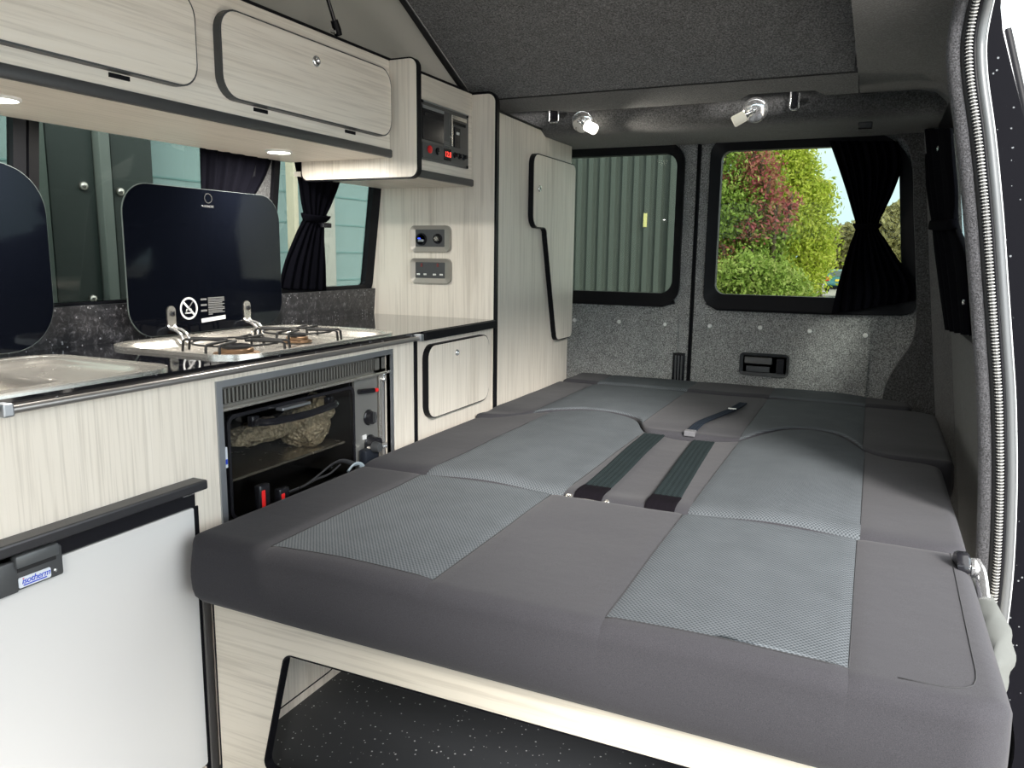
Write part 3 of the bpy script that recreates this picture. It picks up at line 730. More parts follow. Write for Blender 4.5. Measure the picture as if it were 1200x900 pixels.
MB().prism(rr(y0 + .026, y1 - .158, z0 + .012, DZ1 - .004, .018), mx_(-.013), 0, .003).build('door_glass', OVENG, do)
# bow handle
hh = MB(); zt = .745; ya, yb = y0 + .085, y0 + .36
path = [(.004, ya, zt - .003), (.026, ya + .01, zt - .003), (.032, ya + .05, zt - .006), (.036, (ya + yb) / 2, zt - .008), (.032, yb - .05, zt - .006), (.026, yb - .01, zt - .003), (.004, yb, zt - .003)]
hh.tube(catmull(path, 6), .009, 8, ell=(1, .7)); hh.box(-.008, .008, ya - .006, ya + .016, zt - .014, zt + .010, .003); hh.box(-.008, .008, yb - .016, yb + .006, zt - .014, zt + .010, .003)
hh.build('door_handle', BLKG, do, smooth=True)
MB().box(-.010, .012, (ya + yb) / 2 - .05, (ya + yb) / 2 + .05, zt + .006, zt + .013, .002).build('latch_plate', ALU, do)
# controls
def ctl(y, z, r, d=.018, mat=BLKG, name='control_knob'):
    return MB().lathe([(r * 1.15, 0), (r * 1.15, .003), (r, .005), (r * .9, d), (0, d)], (-.017, y, z), (1, 0, 0), 20).build(name, mat, ov, smooth=True)
ig = MB(); ig.tube([(-.010, y1 - .135, .744), (-.004, y1 - .075, .740)], .007, 10); igo = ig.build('ignition_switch', BLKG, ov, smooth=True)
MB().tube([(-.004, y1 - .075, .740), (-.002, y1 - .060, .739)], .0055, 10).build('switch_tip', RED, igo, smooth=True)
ctl(y1 - .085, .665, .019); MB().box(-.002, .010, y1 - .088, y1 - .082, .652, .682, .002).build('knob_grip', GREYP, ov)
ctl(y1 - .080, .590, .022, .03); MB().box(-.004, .016, y1 - .115, y1 - .05, .582, .590, .003).build('valve_lever', STEEL, ov)
MB().box(-.016, -.014, y1 - .115, y1 - .098, .607, .620).build('small_label', LABW, ov)
MB().box(-.014, -.006, y0 + .004, y0 + .016, .655, .70).build('energy_label', BADGE, ov)
st = MB(); st.box(-.005, -.0045, y0 + .006, y0 + .014, .663, .674); st.build('label_mark', BLUE, ov)

# ---- bubble-wrapped parcel inside the oven
bw = MB()
import mathutils
def blob(cx, cy, cz, rx, ry, rz, seed):
    r0 = bmesh.ops.create_icosphere(bw.bm, subdivisions=4, radius=1)['verts']
    for v in r0:
        n_ = mathutils.noise.noise(v.co * 2.2 + Vector((seed, 0, 0))) * .22 + mathutils.noise.noise(v.co * 6 + Vector((seed, 3, 0))) * .10
        v.co = v.co * (1 + n_); v.co = Vector((cx + v.co.x * rx, cy + v.co.y * ry, cz + v.co.z * rz))
blob(-.10, 1.585, .668, .06, .072, .056, 1); blob(-.10, 1.425, .683, .045, .105, .027, 5); blob(-.09, 1.620, .705, .05, .042, .040, 9)
tag(bw.build('wrapped_parcel', WRAPM, smooth='all'), 'crumpled bubble-wrapped bundle behind the oven door glass', 'bubble wrap')
MB_ = MB().box(-.40, -.04, y0 + .04, y1 - .16, .606, .612); tag(MB_.build('oven_shelf', STEEL), 'steel shelf inside the oven below the bubble-wrapped bundle', 'oven shelf')

# ---- fridge
fg = thing('fridge', 'built-in fridge with plain white door and black frame under the sink', 'fridge', (-.25, .65, 0))
MB().box(-.45, -.02, FR[0] + .01, FR[1] - .004, .02, .615).build('cabinet', BLKM, fg)
fd = MB().prism(rr(FR[0] + .03, 1.111, .03, .600, .003), mx_(-.006), 0, .012, .001).build('door', WHITE, fg)
MB().box(-.012, .003, FR[0] + .02, 1.120, .600, .630, .002).build('door_top_frame', BLKG, fg)
MB().box(-.012, .003, 1.112, 1.127, .0, .600, .002).build('door_side_frame', BLK, fg)
MB().box(-.01, .036, FR[0], 1.124, .640, .660, .004).build('top_bar', plain('anthracite_bar', (.045, .045, .05), .35, .4), fg)
MB().box(-.006, .010, 1.085, 1.112, .628, .636, .002).build('hinge_pin', CHROME, fg)
MB().box(-.002, .006, 1.122, 1.142, .0, .47, .002).build('filler_strip', RAILM, fg)
# latch
X2 = .024
pp = [P(u, v, 'x', X2) for u, v in ((-14, 667), (73, 640), (74, 673), (-14, 707))]
ly0, ly1 = pp[0].y, pp[1].y; lz0, lz1 = pp[2].z, pp[1].z
la = MB(); la.box(.002, X2, ly0, ly1, lz0, lz1 + .004, .004); la.box(.0, X2 + .004, ly0, P(18, 660, 'x', X2).y, lz0, lz1 + .004, .003)
lao = la.build('latch', GREYP, fg, smooth=True)
a = P(17, 660, 'x', .03); b = P(68, 636, 'x', .03)
MB().box(.018, .034, a.y, b.y, lz1 - .009, lz1 + .012, .004).build('latch_grip', plain('grip_grey', (.075, .08, .085), .35), lao, smooth=True)
MB().box(.006, .0255, a.y + .004, b.y - .002, lz1 - .018, lz1 - .009, .001).build('grip_recess', BLKM, lao)
yb0, yb1 = P(21, 683, 'x', X2).y, P(59, 669, 'x', X2).y; zb = (P(21, 684, 'x', X2).z + P(59, 670, 'x', X2).z) / 2
bo = MB().prism(rr(yb0, yb1, zb - .0085, zb + .0085, .003), mx_(X2), 0, .0015).build('badge', BADGE, lao)
wq = yb1 - yb0
text_obj('badge_lettering', 'isotherm', .0138, BLUE, bo, (X2 + .0017, yb0 + wq * .53, zb + .0016), (0, 1, 0), (0, 0, 1), shear=.3, bold=.00012, spacing=.95)
MB().box(X2 + .0014, X2 + .0019, yb0 + wq * .14, yb1 - wq * .14, zb - .0062, zb - .0042).build('badge_underline', BLUE, bo)
MB().box(X2 + .0016, X2 + .0022, yb0 + wq * .13, yb0 + wq * .165, zb + .0050, zb + .0066).build('badge_dot', RED, bo)
for u, v in ((12, 688.5), (64.5, 668)):
    p = P(u, v, 'x', X2); MB().lathe([(.0036, 0), (.003, .0015), (0, .002)], (X2, p.y, p.z), (1, 0, 0), 12).build('screw', CHROME, lao, smooth='all')

# ---- tall transverse panel behind the worktop (carries sockets)
bp = thing('bulkhead_panel', 'full-height pale panel with black edge at the back end of the worktop', 'panel', (-.25, 2.51, 0))
zb_ = 1.652
outl = [(XL(.0) + .003, 0.0), (.0, 0.0), (.0, zb_ - .03)] + [(-.03 + .03 * math.cos(t), zb_ - .03 + .03 * math.sin(t)) for t in [k * PI / 16 for k in range(1, 9)]] + [(XL(zb_) + .003, zb_)]
MB().prism(outl, my_(2.5), 0, .018).build('board', LV, bp)
ed = [(.0035, 2.509, 0.0), (.0035, 2.509, zb_ - .03)] + [(-.03 + .0335 * math.cos(t), 2.509, zb_ - .03 + .0335 * math.sin(t)) for t in [k * PI / 16 for k in range(1, 9)]] + [(-.09, 2.509, zb_ + .0035)]
def edgeband(mb, pts, hw, th):
    rows = []
    for i, p in enumerate(pts):
        p = Vector(p); t = (Vector(pts[min(i + 1, len(pts) - 1)]) - Vector(pts[max(i - 1, 0)])).normalized(); n_ = Vector((t.z, 0, -t.x))
        rows.append([p + Vector((0, -hw, 0)) - n_ * th, p + Vector((0, -hw, 0)) + n_ * th, p + Vector((0, hw, 0)) + n_ * th, p + Vector((0, hw, 0)) - n_ * th, p + Vector((0, -hw, 0)) - n_ * th])
    mb.grid(rows)
eb = MB(); edgeband(eb, ed, .0095, .004); eb.build('black_edging', BLK, bp)
# sockets
def socket(name, lab, u0, v0, u1, v1, kind):
    YB = 2.5; a = P(u0, v0, 'y', YB); b = P(u1, v1, 'y', YB); x0, x1, z1, z0 = a.x, b.x, a.z, b.z
    t = thing(name, lab, 'socket', ((x0 + x1) / 2, YB, (z0 + z1) / 2))
    n = 8; w = x1 - x0
    MB().ring(rr(x0, x1, z0, z1, .018, n), rr(x0 + .019, x1 - .024, z0 + .018, z1 - .014, .003, n), my_(YB), 0, -.014, (0, -.008)).build('bezel', GREYR, t, smooth=True)
    MB().prism(rr(x0 + .015, x1 - .02, z0 + .014, z1 - .012, .003), my_(YB), -.008, 0).build('face_plate', GREYP, t)
    cx, cz = (x0 + x1) / 2 - .003, (z0 + z1) / 2
    if kind == 'usb':
        MB().lathe([(.022, 0), (.022, .006), (.017, .006), (.016, 0)], (cx - .034, YB - .008, cz - .002), (0, -1, 0), 24).build('charger_ring', BLKG, t, smooth=True)
        MB().box(cx - .046, cx - .022, YB - .0165, YB - .008, cz - .012, cz - .002, .002).build('charger_port', ALU, t)
        MB().box(cx - .046, cx - .036, YB - .017, YB - .012, cz - .001, cz + .003, .001).build('charge_light', BLUELED, t)
        MB().lathe([(.018, 0), (.018, .004), (.015, .004), (.010, .0), (0, 0)], (cx + .034, YB - .008, cz), (0, -1, 0), 24).build('twelve_volt_outlet', BLKG, t, smooth=True)
        MB().lathe([(.009, 0), (.008, .012), (0, .012)], (cx + .032, YB - .008, cz), (0, -1, 0), 16).build('outlet_plug', STEEL, t, smooth=True)
    else:
        for s2 in (-1, 1):
            MB().box(cx + s2 * .034 - .004, cx + s2 * .034 + .003, YB - .0125, YB - .008, cz + .014, cz + .027, .001).build('rocker_mark', plain('dull_red', (.16, .03, .03), .5) if 'dull_red' not in MATS else MATS['dull_red'], t)
            for s3 in (-1, 1): MB().box(cx + s2 * .034 + s3 * .014 - .006, cx + s2 * .034 + s3 * .014 + .006, YB - .0125, YB - .008, cz - .016, cz - .010, .001).build('pin_shutter', FROST, t)
socket('charging_socket', 'upper dark socket plate with blue-lit charger and round outlet', 483, 264.5, 529, 295.5, 'usb')
socket('mains_socket', 'lower dark double mains socket plate below the charging socket', 483, 302.5, 529.5, 332.5, 'mains')

# ---- wardrobe
wd = thing('wardrobe', 'tall pale wardrobe with stepped L-shaped door beside the back doors', 'wardrobe', (-.25, 2.9, 0))
wo_ = [(2.519, 0), (3.272, 0), (3.272, 1.572), (2.97, 1.572), (2.925, 1.590), (2.519, 1.597)]
MB().prism(wo_, mx_(-.30), 0, .292).build('cabinet_body', LV, wd)
MB().tube([(-.004, 2.519, 1.600), (-.004, 2.922, 1.593)], .004, 6).build('top_edging', BLK, wd)
dp = [(626, 177), (700, 199), (665, 399), (654, 399.5), (640, 272), (634, 264), (624, 261)]
q = lambda u, v: (P(u, v, 'x', .016).y, P(u, v, 'x', .016).z)
yL, zT = 2.815, 1.490; 
dpl = [(3.268, .750), (3.268, zT)]
def arc(cy, cz, r, a0, a1, n=6): return [(cy + r * math.cos(a0 + (a1 - a0) * k / n), cz + r * math.sin(a0 + (a1 - a0) * k / n)) for k in range(n + 1)]
yS = q(642, 272)[0]; zS = q(632, 266)[1]; yBt, zBt = q(652, 396)
dpl = arc(3.245, .752 + .025, .022, -PI / 2, 0) + [(3.267, zT - .03)] + arc(3.240, zT - .027, .027, 0, PI / 2) + arc(yL + .04, zT - .04, .04, PI / 2, PI) + arc(yL + .045, zS + .045, .045, PI, 1.5 * PI) + [(yS - .03, zS)] + arc(yS - .03, zS - .03, .03, PI / 2, 0) + [(yBt, zBt + .03)] + arc(yBt + .035, .755 + .03, .03, PI, 1.5 * PI)
dob = MB().prism(dpl, mx_(-.007), 0, .021, .001).build('door', LV, wd)
def growpoly(pl, k):
    n = len(pl); out = []
    for i in range(n):
        a, b, c_ = Vector((*pl[i - 1], 0)), Vector((*pl[i], 0)), Vector((*pl[(i + 1) % n], 0))
        t = (c_ - a).normalized(); nn = Vector((t.y, -t.x, 0)); out.append((b.x + nn.x * k, b.y + nn.y * k))
    return out
MB().ring(growpoly(dpl, .0045), growpoly(dpl, .0), mx_(-.008), 0, .020).build('door_edging', BLK, dob)
p = P(632, 221, 'x', .014); knob(dob, .014, p.y, p.z, .010)

# ---- overhead locker (long) with two flaps
XLK = -.09
def locker(name, lab, y0, y1, z0, z1, cat='locker'):
    t = thing(name, lab, cat, (-.3, (y0 + y1) / 2, z0))
    b = MB(); b.box(XLK - .016, XLK, y0, y1, z0 + .022, z1); b.box(-.462, XLK - .002, y0, y1, z0, z0 + .014); b.build('carcass', LH, t)
    MB().box(XLK - .004, XLK + .010, y0, y1, z0 - .001, z0 + .023, .005).build('bottom_edging', plain('edging_graphite', (.045, .045, .047), .4) if 'edging_graphite' not in MATS else MATS['edging_graphite'], t, smooth=True)
    MB().box(XLK - .02, XLK + .003, y0, y1, z1 - .001, z1 + .004).build('top_edging', BLK, t)
    return t
l1 = locker('overhead_locker', 'long overhead locker with two round-cornered flaps above the kitchen windows', -.4, 1.988, 1.385, 1.655)
def flap(y0, y1, z0, z1, kn):
    d = MB().prism(rr(y0, y1, z0, z1, .045, 8), mx_(XLK), 0.002, .021, .001).build('flap_door', LH, l1)
    MB().ring(rr(y0 - .0035, y1 + .0035, z0 - .0035, z1 + .0035, .048, 8), rr(y0, y1, z0, z1, .045, 8), mx_(XLK), 0, .020).build('door_edging', GREYP, d)
    for s_y in (y0 + .13, y1 - .17): MB().box(XLK, XLK + .003, s_y - .022, s_y + .022, z0 - .014, z0 - .006).build('hinge_slot', BLK, d)
    if kn: knob(d, XLK + .02, *kn)
p = P(370, 72, 'x', XLK + .02)
flap(1.325, 1.965, 1.440, 1.618, (p.y, p.z)); flap(.60, 1.252, 1.440, 1.618, (.92, 1.578))
# divider panel
dv = thing('divider_panel', 'short pale upright panel with rounded front corners between the overhead lockers', 'panel', (-.2, 2.0, 1.33))
dz0, dz1 = 1.330, 1.655; dx0 = -.415
ol = rr(dx0, 0, dz0, dz1, (.02, .024, .024, .01), 6)
MB().prism(ol, my_(1.990), 0, .018).build('board', LV, dv)
MB().ring(growpoly(ol, .004), growpoly(ol, 0), my_(1.989), 0, .020).build('black_edging', BLK, dv)
# control locker
l2 = locker('control_locker', 'short overhead locker holding the electrical control panel', 2.009, 2.499, 1.345, 1.655)
cp = thing('electrical_control_unit', 'grey electrical control panel with red digits in the short locker', 'control panel', (XLK, 2.31, 1.48))
c0, c1, cz0, cz1 = 2.150, 2.462, 1.400, 1.578
MB().prism(rr(c0, c1, cz0, cz1, .003), mx_(XLK), 0, .006, .001).build('fascia', plain('panel_grey', (.13, .13, .13), .35, .5), cp)
def pb(a0, a1, b0, b1, x0, x1, nm, mat, bev=.001):
    "fractions of the fascia, a from left, b from top"
    return MB().box(XLK + x0, XLK + x1, c0 + a0 * (c1 - c0), c0 + a1 * (c1 - c0), cz1 - b1 * (cz1 - cz0), cz1 - b0 * (cz1 - cz0), bev).build(nm, mat, cp)
pb(.02, .44, .10, .66, .006, .010, 'fuse_cover', BLKG); pb(.02, .43, .09, .14, .008, .013, 'cover_lip', ALU); pb(.05, .42, .20, .26, .010, .012, 'cover_slot', BLKM)
pb(.02, .98, .0, .025, .006, .009, 'top_trim', ALU); pb(.44, .57, .08, .90, .006, .0075, 'centre_column', GREYP)
pb(.59, .62, .10, .66, .006, .013, 'breaker_guard', STEEL); pb(.60, .92, .10, .17, .006, .014, 'guard_lip', STEEL); pb(.64, .92, .20, .25, .006, .010, 'guard_slot', BLKM)
pb(.66, .79, .30, .66, .006, .011, 'breaker', BLKG); pb(.70, .76, .38, .43, .010, .013, 'breaker_mark', LABW)
pb(.02, .44, .70, .97, .006, .009, 'switch_field', GREYP)
pb(.455, .60, .72, .93, .006, .009, 'display_frame', BLKG)
zz = cz1 - .825 * (cz1 - cz0); yy = c0 + .53 * (c1 - c0)
text_obj('digits', '12.8', .024, REDLED, cp, (XLK + .0095, yy, zz), (0, 1, 0), (0, 0, 1), bold=0, spacing=1)
for a_, mt_ in ((.15, RED), (.31, BLKG)):
    MB().lathe([(.012, 0), (.012, .004), (.009, .006), (0, .006)], (XLK + .009, c0 + a_ * (c1 - c0), cz1 - .81 * (cz1 - cz0)), (1, 0, 0), 18).build('rocker_switch', mt_, cp, smooth=True)
for a_ in (.69, .79, .89):
    MB().lathe([(.010, 0), (.010, .003), (.007, .005), (.006, .013), (0, .013)], (XLK + .006, c0 + a_ * (c1 - c0), cz1 - .80 * (cz1 - cz0)), (1, 0, 0), 16).build('toggle_button', BLKG, cp, smooth=True)
for k in range(3): pb(.46, .56, .60 + k * .03, .612 + k * .03, .0075, .0082, 'panel_print', LABG, 0)
pb(.50, .90, .965, .975, .006, .0066, 'panel_print', LABG, 0)
for a_, b_2 in ((.975, .03), (.975, .97), (.03, .03)): pb(a_ - .015, a_ + .015, b_2 - .025, b_2 + .025, .005, .009, 'corner_cap', BLK)

# ---- downlights under the long locker
def downlight(lab, x, y):
    t = thing('downlight', lab, 'light', (x, y, 1.385), 'recessed lights under the long locker')
    MB().lathe([(.036, 0), (.036, -.004), (.031, -.006), (.030, -.003), (.030, 0)], (x, y, 1.385), (0, 0, 1), 28).build('bezel', FROST, t, smooth=True)
    MB().lathe([(.0, -.0045), (.029, -.0045), (.029, 0), (0, 0)], (x, y, 1.385), (0, 0, 1), 28).build('lens', LAMP, t, smooth=True)
    ld = bpy.data.lights.new('lamp_glow', 'AREA'); ld.shape = 'DISK'; ld.size = .055; ld.energy = 5.5; ld.color = (1, .95, .86)
    lo = bpy.data.objects.new('lamp_glow', ld); C.objects.link(lo); lo.parent = t; lo.location = (0, 0, -.008)
downlight('lit recessed light under the long locker, nearer the divider panel', -.295, 1.75)
downlight('lit recessed light under the long locker at the far left edge', -.262, .965)

# ================================================================== BED
ZB = .565
def interp(pts):
    xs = [p[0] for p in pts]; ys_ = [p[1] for p in pts]
    return lambda x: float(np.interp(x, xs, ys_))
def smooth_fn(pts):
    f0 = interp(pts)
    return lambda x: sum(f0(x + d) for d in (-.02, -.01, 0, .01, .02)) / 5
SE = (.225, .578, .885, 1.230)
def cushion(name, lab, x0, x1, yf, yr, zt, zb, re, seams, mats, names, cat='cushion', hump=None, rc=(.03, .03, .03, .03), seamdip=.0025, insf=.004, insr=.004, insy=None, bulge=.004):
    """padded cushion: one part per fabric strip; yf/yr are the front and rear outlines, re the edge radius"""
    root = thing(name, lab, cat, ((x0 + x1) / 2, (yf(.7) + yr(.7)) / 2, zb))
    xs_b = [x0] + list(seams) + [x1]
    def yF(x):
        y = yf(x)
        for xe, s_, r in ((x0, 1, rc[0]), (x1, -1, rc[1])):
            d = (x - xe) * s_
            if d < r: y += r - math.sqrt(max(r * r - (r - d) ** 2, 0))
        return y
    def yR(x):
        y = yr(x)
        for xe, s_, r in ((x0, 1, rc[3]), (x1, -1, rc[2])):
            d = (x - xe) * s_
            if d < r: y -= r - math.sqrt(max(r * r - (r - d) ** 2, 0))
        return y
    def top(x, y):
        d = min(x - x0, x1 - x, (y - yF(x)), (yR(x) - y)); d = max(d, 0)
        z = zt
        if d < re: z -= re - math.sqrt(max(re * re - (re - d) ** 2, 0))
        for s_ in seams: z -= seamdip * math.exp(-((x - s_) / .008) ** 2)
        if hump: z += hump(x, y)
        z += .0022 * mathutils.noise.noise(Vector((x * 5, y * 5, zt * 7)))
        return z
    def side(px, py, s0, nx, ny):
        "points down the side from the top edge height s0"
        out = []
        for k in range(1, 9):
            t = k / 8; z = s0 + (zb - s0) * t; bl = bulge * math.sin(t * PI) - .012 * max(0, t - .85) / .15
            out.append((px + nx * bl, py + ny * bl, z))
        return out
    for i, (a, b) in enumerate(zip(xs_b[:-1], xs_b[1:])):
        n = 26; first, last = i == 0, i == len(xs_b) - 2
        xsm = []
        for k in range(n + 1):
            t = k / n
            if first: t = 1 - math.cos(t * PI / 2)
            if last: t = math.sin(t * PI / 2)
            xsm.append(a + (b - a) * t)
        mb = MB(); rows = []
        M_ = 48
        for x in xsm:
            F, R = yF(x), yR(x); row = []
            tsm = [(1 - math.cos(PI * k / M_)) / 2 for k in range(M_ + 1)]
            mid = [(x, F + (R - F) * t, top(x, F + (R - F) * t)) for t in tsm]
            fr_ = side(mid[0][0], mid[0][1], mid[0][2], 0, -1)[::-1]; rr_ = side(mid[-1][0], mid[-1][1], mid[-1][2], 0, 1)
            rows.append(fr_ + mid + rr_)
        if mats[i] is WF:
            # the insert covers the top only; edges and sides are plain dark fabric
            eb_, ins = MB(), MB(); js = 8; je = len(rows[0]) - 9
            lo_ = min(k for k in range(js, je) if all(r_[k][1] - r_[js][1] > insf for r_ in rows)); hi_ = max(k for k in range(js, je) if all(r_[je][1] - r_[k][1] > insr for r_ in rows))
            if insy:
                for r_ in rows:
                    r_[lo_] = (r_[lo_][0], insy, top(r_[lo_][0], insy))
            ins.grid([r_[lo_:hi_ + 1] for r_ in rows]); ins.build(names[i], mats[i], root, smooth='all')
            mb.grid([r_[:lo_ + 1] for r_ in rows]); mb.build('front_border', DF, root, smooth='all')
            mb = MB(); mb.grid([r_[hi_:] for r_ in rows]); mb.build('rear_border', DF, root, smooth='all'); continue
        mb.grid(rows)
        for flag, row, nx in ((first, rows[0], -1), (last, rows[-1], 1)):
            if flag:
                mid = row[8:-8]; sr = [[(p[0], p[1], p[2]) for p in mid]]
                for k in range(1, 9):
                    sr.append([side(p[0], p[1], p[2], nx, 0)[k - 1] for p in mid])
                mb.grid(sr)
        # closed underneath
        bt_ = [[r_[0] for r_ in rows], [r_[-1] for r_ in rows]]; mb.grid(bt_)
        mb.build(names[i], mats[i], root, smooth='all')
    return root, top
def part_seam(root, top, pts, nm='seam_piping', r=.0010):
    MB().tube([(x, y, top(x, y) + .0004) for x, y in pts], r, 6).build(nm, SEAM, root, smooth='all')
NM = ('dark_side_panel', 'woven_insert', 'dark_centre_panel', 'woven_insert', 'dark_side_panel')
MT = (DF, WF, DF, WF, DF)
bed = thing('bed_base', 'pale ash bed base with rounded rectangular cut-out below the front cushion', 'bed base', (.72, 1.2, 0))
# front cushion
c1, t1 = cushion('front_bed_cushion', 'front thick dark grey bed cushion with two woven inserts, nearest the viewer', .030, 1.425,
    smooth_fn([(0, 1.062), (.3, 1.055), (.8, 1.050), (1.2, 1.046), (1.43, 1.050)]), lambda x: 1.652, ZB, .425, .030, SE, MT, NM, rc=(.035, .06, .03, .03), insf=.028, insy=1.088, bulge=.008,
    hump=lambda x, y: .006 * math.exp(-((x - .4) / .15) ** 2) + .006 * math.exp(-((x - 1.05) / .15) ** 2))
for s_ in SE: part_seam(c1, t1, [(s_, 1.09 + k * .0535) for k in range(11)])
part_seam(c1, t1, [(SE[0] + (SE[1] - SE[0]) * k / 12, 1.088) for k in range(13)]); part_seam(c1, t1, [(SE[2] + (SE[3] - SE[2]) * k / 12, 1.085) for k in range(13)])
part_seam(c1, t1, [(1.392 - .0006 * k, 1.63 - k * .048) for k in range(11)] + [(1.384, 1.128), (1.379, 1.110), (1.368, 1.098), (1.350, 1.090), (1.325, 1.087), (1.29, 1.086)])
# middle cushion (folded back-rest)
r2 = smooth_fn([(0, 2.33), (.08, 2.35), (.13, 2.42), (.20, 2.53), (.30, 2.585), (.40, 2.595), (.48, 2.575), (.535, 2.535), (.562, 2.46), (.58, 2.405), (.60, 2.398), (.88, 2.395), (.93, 2.50), (1.0, 2.605), (1.08, 2.63), (1.16, 2.60), (1.20, 2.52), (1.24, 2.42), (1.30, 2.375), (1.45, 2.37)])
def hump2(x, y):
    z = .010 * math.exp(-((x - .38) / .13) ** 2) + .010 * math.exp(-((x - 1.07) / .13) ** 2)
    z -= .012 * math.exp(-((x - .73) / .11) ** 2) * min(1, max(0, (y - 1.66) / .1))
    z -= .010 * math.exp(-((y - 1.66) / .03) ** 2)
    z -= .010 * max(0, (y - 2.2) / .4) * math.exp(-((x - .73) / .12) ** 2)
    return z
c2, t2 = cushion('middle_bed_cushion', 'middle dark grey bed cushion with humped rear outline and two ribbed straps across its centre', .012, 1.428,
    lambda x: 1.662, r2, ZB - .002, .44, .022, (.215, .590, .885, 1.235), MT, NM, rc=(.03, .05, .07, .05), hump=hump2)
for s_ in (.215, .590, .885, 1.235): part_seam(c2, t2, [(s_, 1.68 + k * .065) for k in range(11)])
# third cushion
f3 = lambda x: r2(x) + .011
c3, t3 = cushion('rear_bed_cushion', 'rear grey bed cushion lying behind the middle cushion, with a narrow pull strap', .000, 1.462,
    f3, lambda x: 3.150, ZB + .004, .45, .020, (.165, .560, .882, 1.228), MT, NM, rc=(.03, .03, .10, .03), hump=lambda x, y: .006 * math.exp(-((x - .36) / .14) ** 2) + .006 * math.exp(-((x - 1.06) / .13) ** 2) - .006 * math.exp(-((y - 2.44) / .05) ** 2))
for s_ in (.165, .560, .882, 1.228): part_seam(c3, t3, [(s_, max(f3(s_), 2.4) + .03 + k * .05) for k in range(12)])
# narrow last cushion
c4, t4 = cushion('end_bed_cushion', 'narrow last bed cushion lying against the back doors', .012, 1.385,
    lambda x: 3.160, smooth_fn([(0, 3.40), (1.1, 3.40), (1.25, 3.34), (1.40, 3.27)]), ZB + .012, .45, .024, (.175, .560, .882, 1.228), MT, NM, rc=(.02, .03, .06, .03))
# plywood-faced base
YPN = 1.118
bx0, bx1 = .040, 1.40
hole = [(P(u, v, 'y', YPN).x, P(u, v, 'y', YPN).z) for u, v in ((333, 766), (308, 900))]
hxa, hza = hole[0]; 
o = rr(bx0, bx1, .0, .424, .004, 8)
hl = rr(.268, 1.28, .055, hza, (.03, .03, .03, .018), 8)
dsl = hole[0][0] - hole[1][0]; dzz = hole[0][1] - hole[1][1]
kx = dsl / dzz
hl = [(a + (kx * (b - hza) if a < .4 else 0) + (hxa - .268 if a < .4 else 0), b) for a, b in hl]
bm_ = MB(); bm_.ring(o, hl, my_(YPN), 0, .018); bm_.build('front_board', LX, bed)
MB().ring(growpoly(hl, 0.0), growpoly(hl, -.003), my_(YPN), -.001, .019).build('cutout_edging', BLK, bed)
MB().box(bx0 - .0035, bx0, YPN - .001, YPN + .019, 0, .424).build('side_edging', BLK, bed)
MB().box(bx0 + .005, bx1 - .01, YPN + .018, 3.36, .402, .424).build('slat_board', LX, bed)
MB().box(bx1 - .03, bx1, YPN + .018, 2.0, .0, .402).build('support', LV, bed)
# two wide ribbed straps on the middle cushion
def strap(lab, pts, w, name='webbing_strap', mat=WEB, ribs=5, dark=True, tx=None):
    t = thing(name, lab, 'strap', pts[len(pts) // 2]); P_ = catmull(pts, 6); rows = []
    for i, p in enumerate(P_):
        tt = (P_[min(i + 1, len(P_) - 1)] - P_[max(i - 1, 0)]); tt.z = 0; tt.normalize(); nx = Vector((tt.y, -tt.x, 0)); row = []
        m_ = ribs * 4
        for k in range(m_ + 1):
            f = k / m_ - .5; row.append(p + nx * f * w + Vector((0, 0, .0014 * abs(math.sin((f + .5) * ribs * PI)))))
        for k in range(m_, -1, -1):
            f = k / m_ - .5; row.append(p + nx * f * w + Vector((0, 0, -.0025)))
        row.append(row[0]); rows.append(row)
    mb = MB(); mb.grid(rows); mb.build('webbing', mat, t, smooth=True)
    return t
WEBD = plain('dark_elastic', (.006, .005, .007), .9, spec=.05)
def top2(x, y): return t2(x, y) + .004
def lay(xa, ya, xb, yb, n, tf): return [(xa + (xb - xa) * k / n, ya + (yb - ya) * k / n, tf(xa + (xb - xa) * k / n, ya + (yb - ya) * k / n)) for k in range(n + 1)]
s1 = strap('left of the two wide ribbed straps across the middle cushion', lay(.650, 1.745, .630, 2.37, 10, top2), .066)
s2_ = strap('right of the two wide ribbed straps across the middle cushion', lay(.820, 1.745, .785, 2.37, 10, top2), .066)
for s_, xx in ((s1, .650), (s2_, .8205)):
    mb = MB(); pts = lay(xx + .0008, 1.665, xx, 1.748, 4, top2); rows = []
    for p in pts:
        row = [Vector((p[0] + (k / 16 - .5) * .069, p[1], p[2] + .0008 + .0012 * abs(math.sin(k / 16 * 5 * PI)))) for k in range(17)] + [Vector((p[0] + .034, p[1], p[2] - .003)), Vector((p[0] - .034, p[1], p[2] - .003))]
        row.append(row[0]); rows.append(row)
    mb.grid(rows); mb.build('elastic_end', WEBD, s_, smooth=True)
lp_ = MB(); zz_ = t2(.65, 1.668)
lp_.tube(catmull([(.604, 1.662, zz_ + .001), (.600, 1.672, zz_ + .008), (.610, 1.676, zz_ + .007), (.614, 1.664, zz_ + .004), (.655, 1.661, zz_ + .006), (.690, 1.664, zz_ + .004), (.698, 1.676, zz_ + .007), (.704, 1.668, zz_ + .004)], 5), .003, 8)
tag(lp_.build('anchor_bracket', STEEL, smooth='all'), 'small bare metal bar where the left ribbed strap goes under', 'bracket')
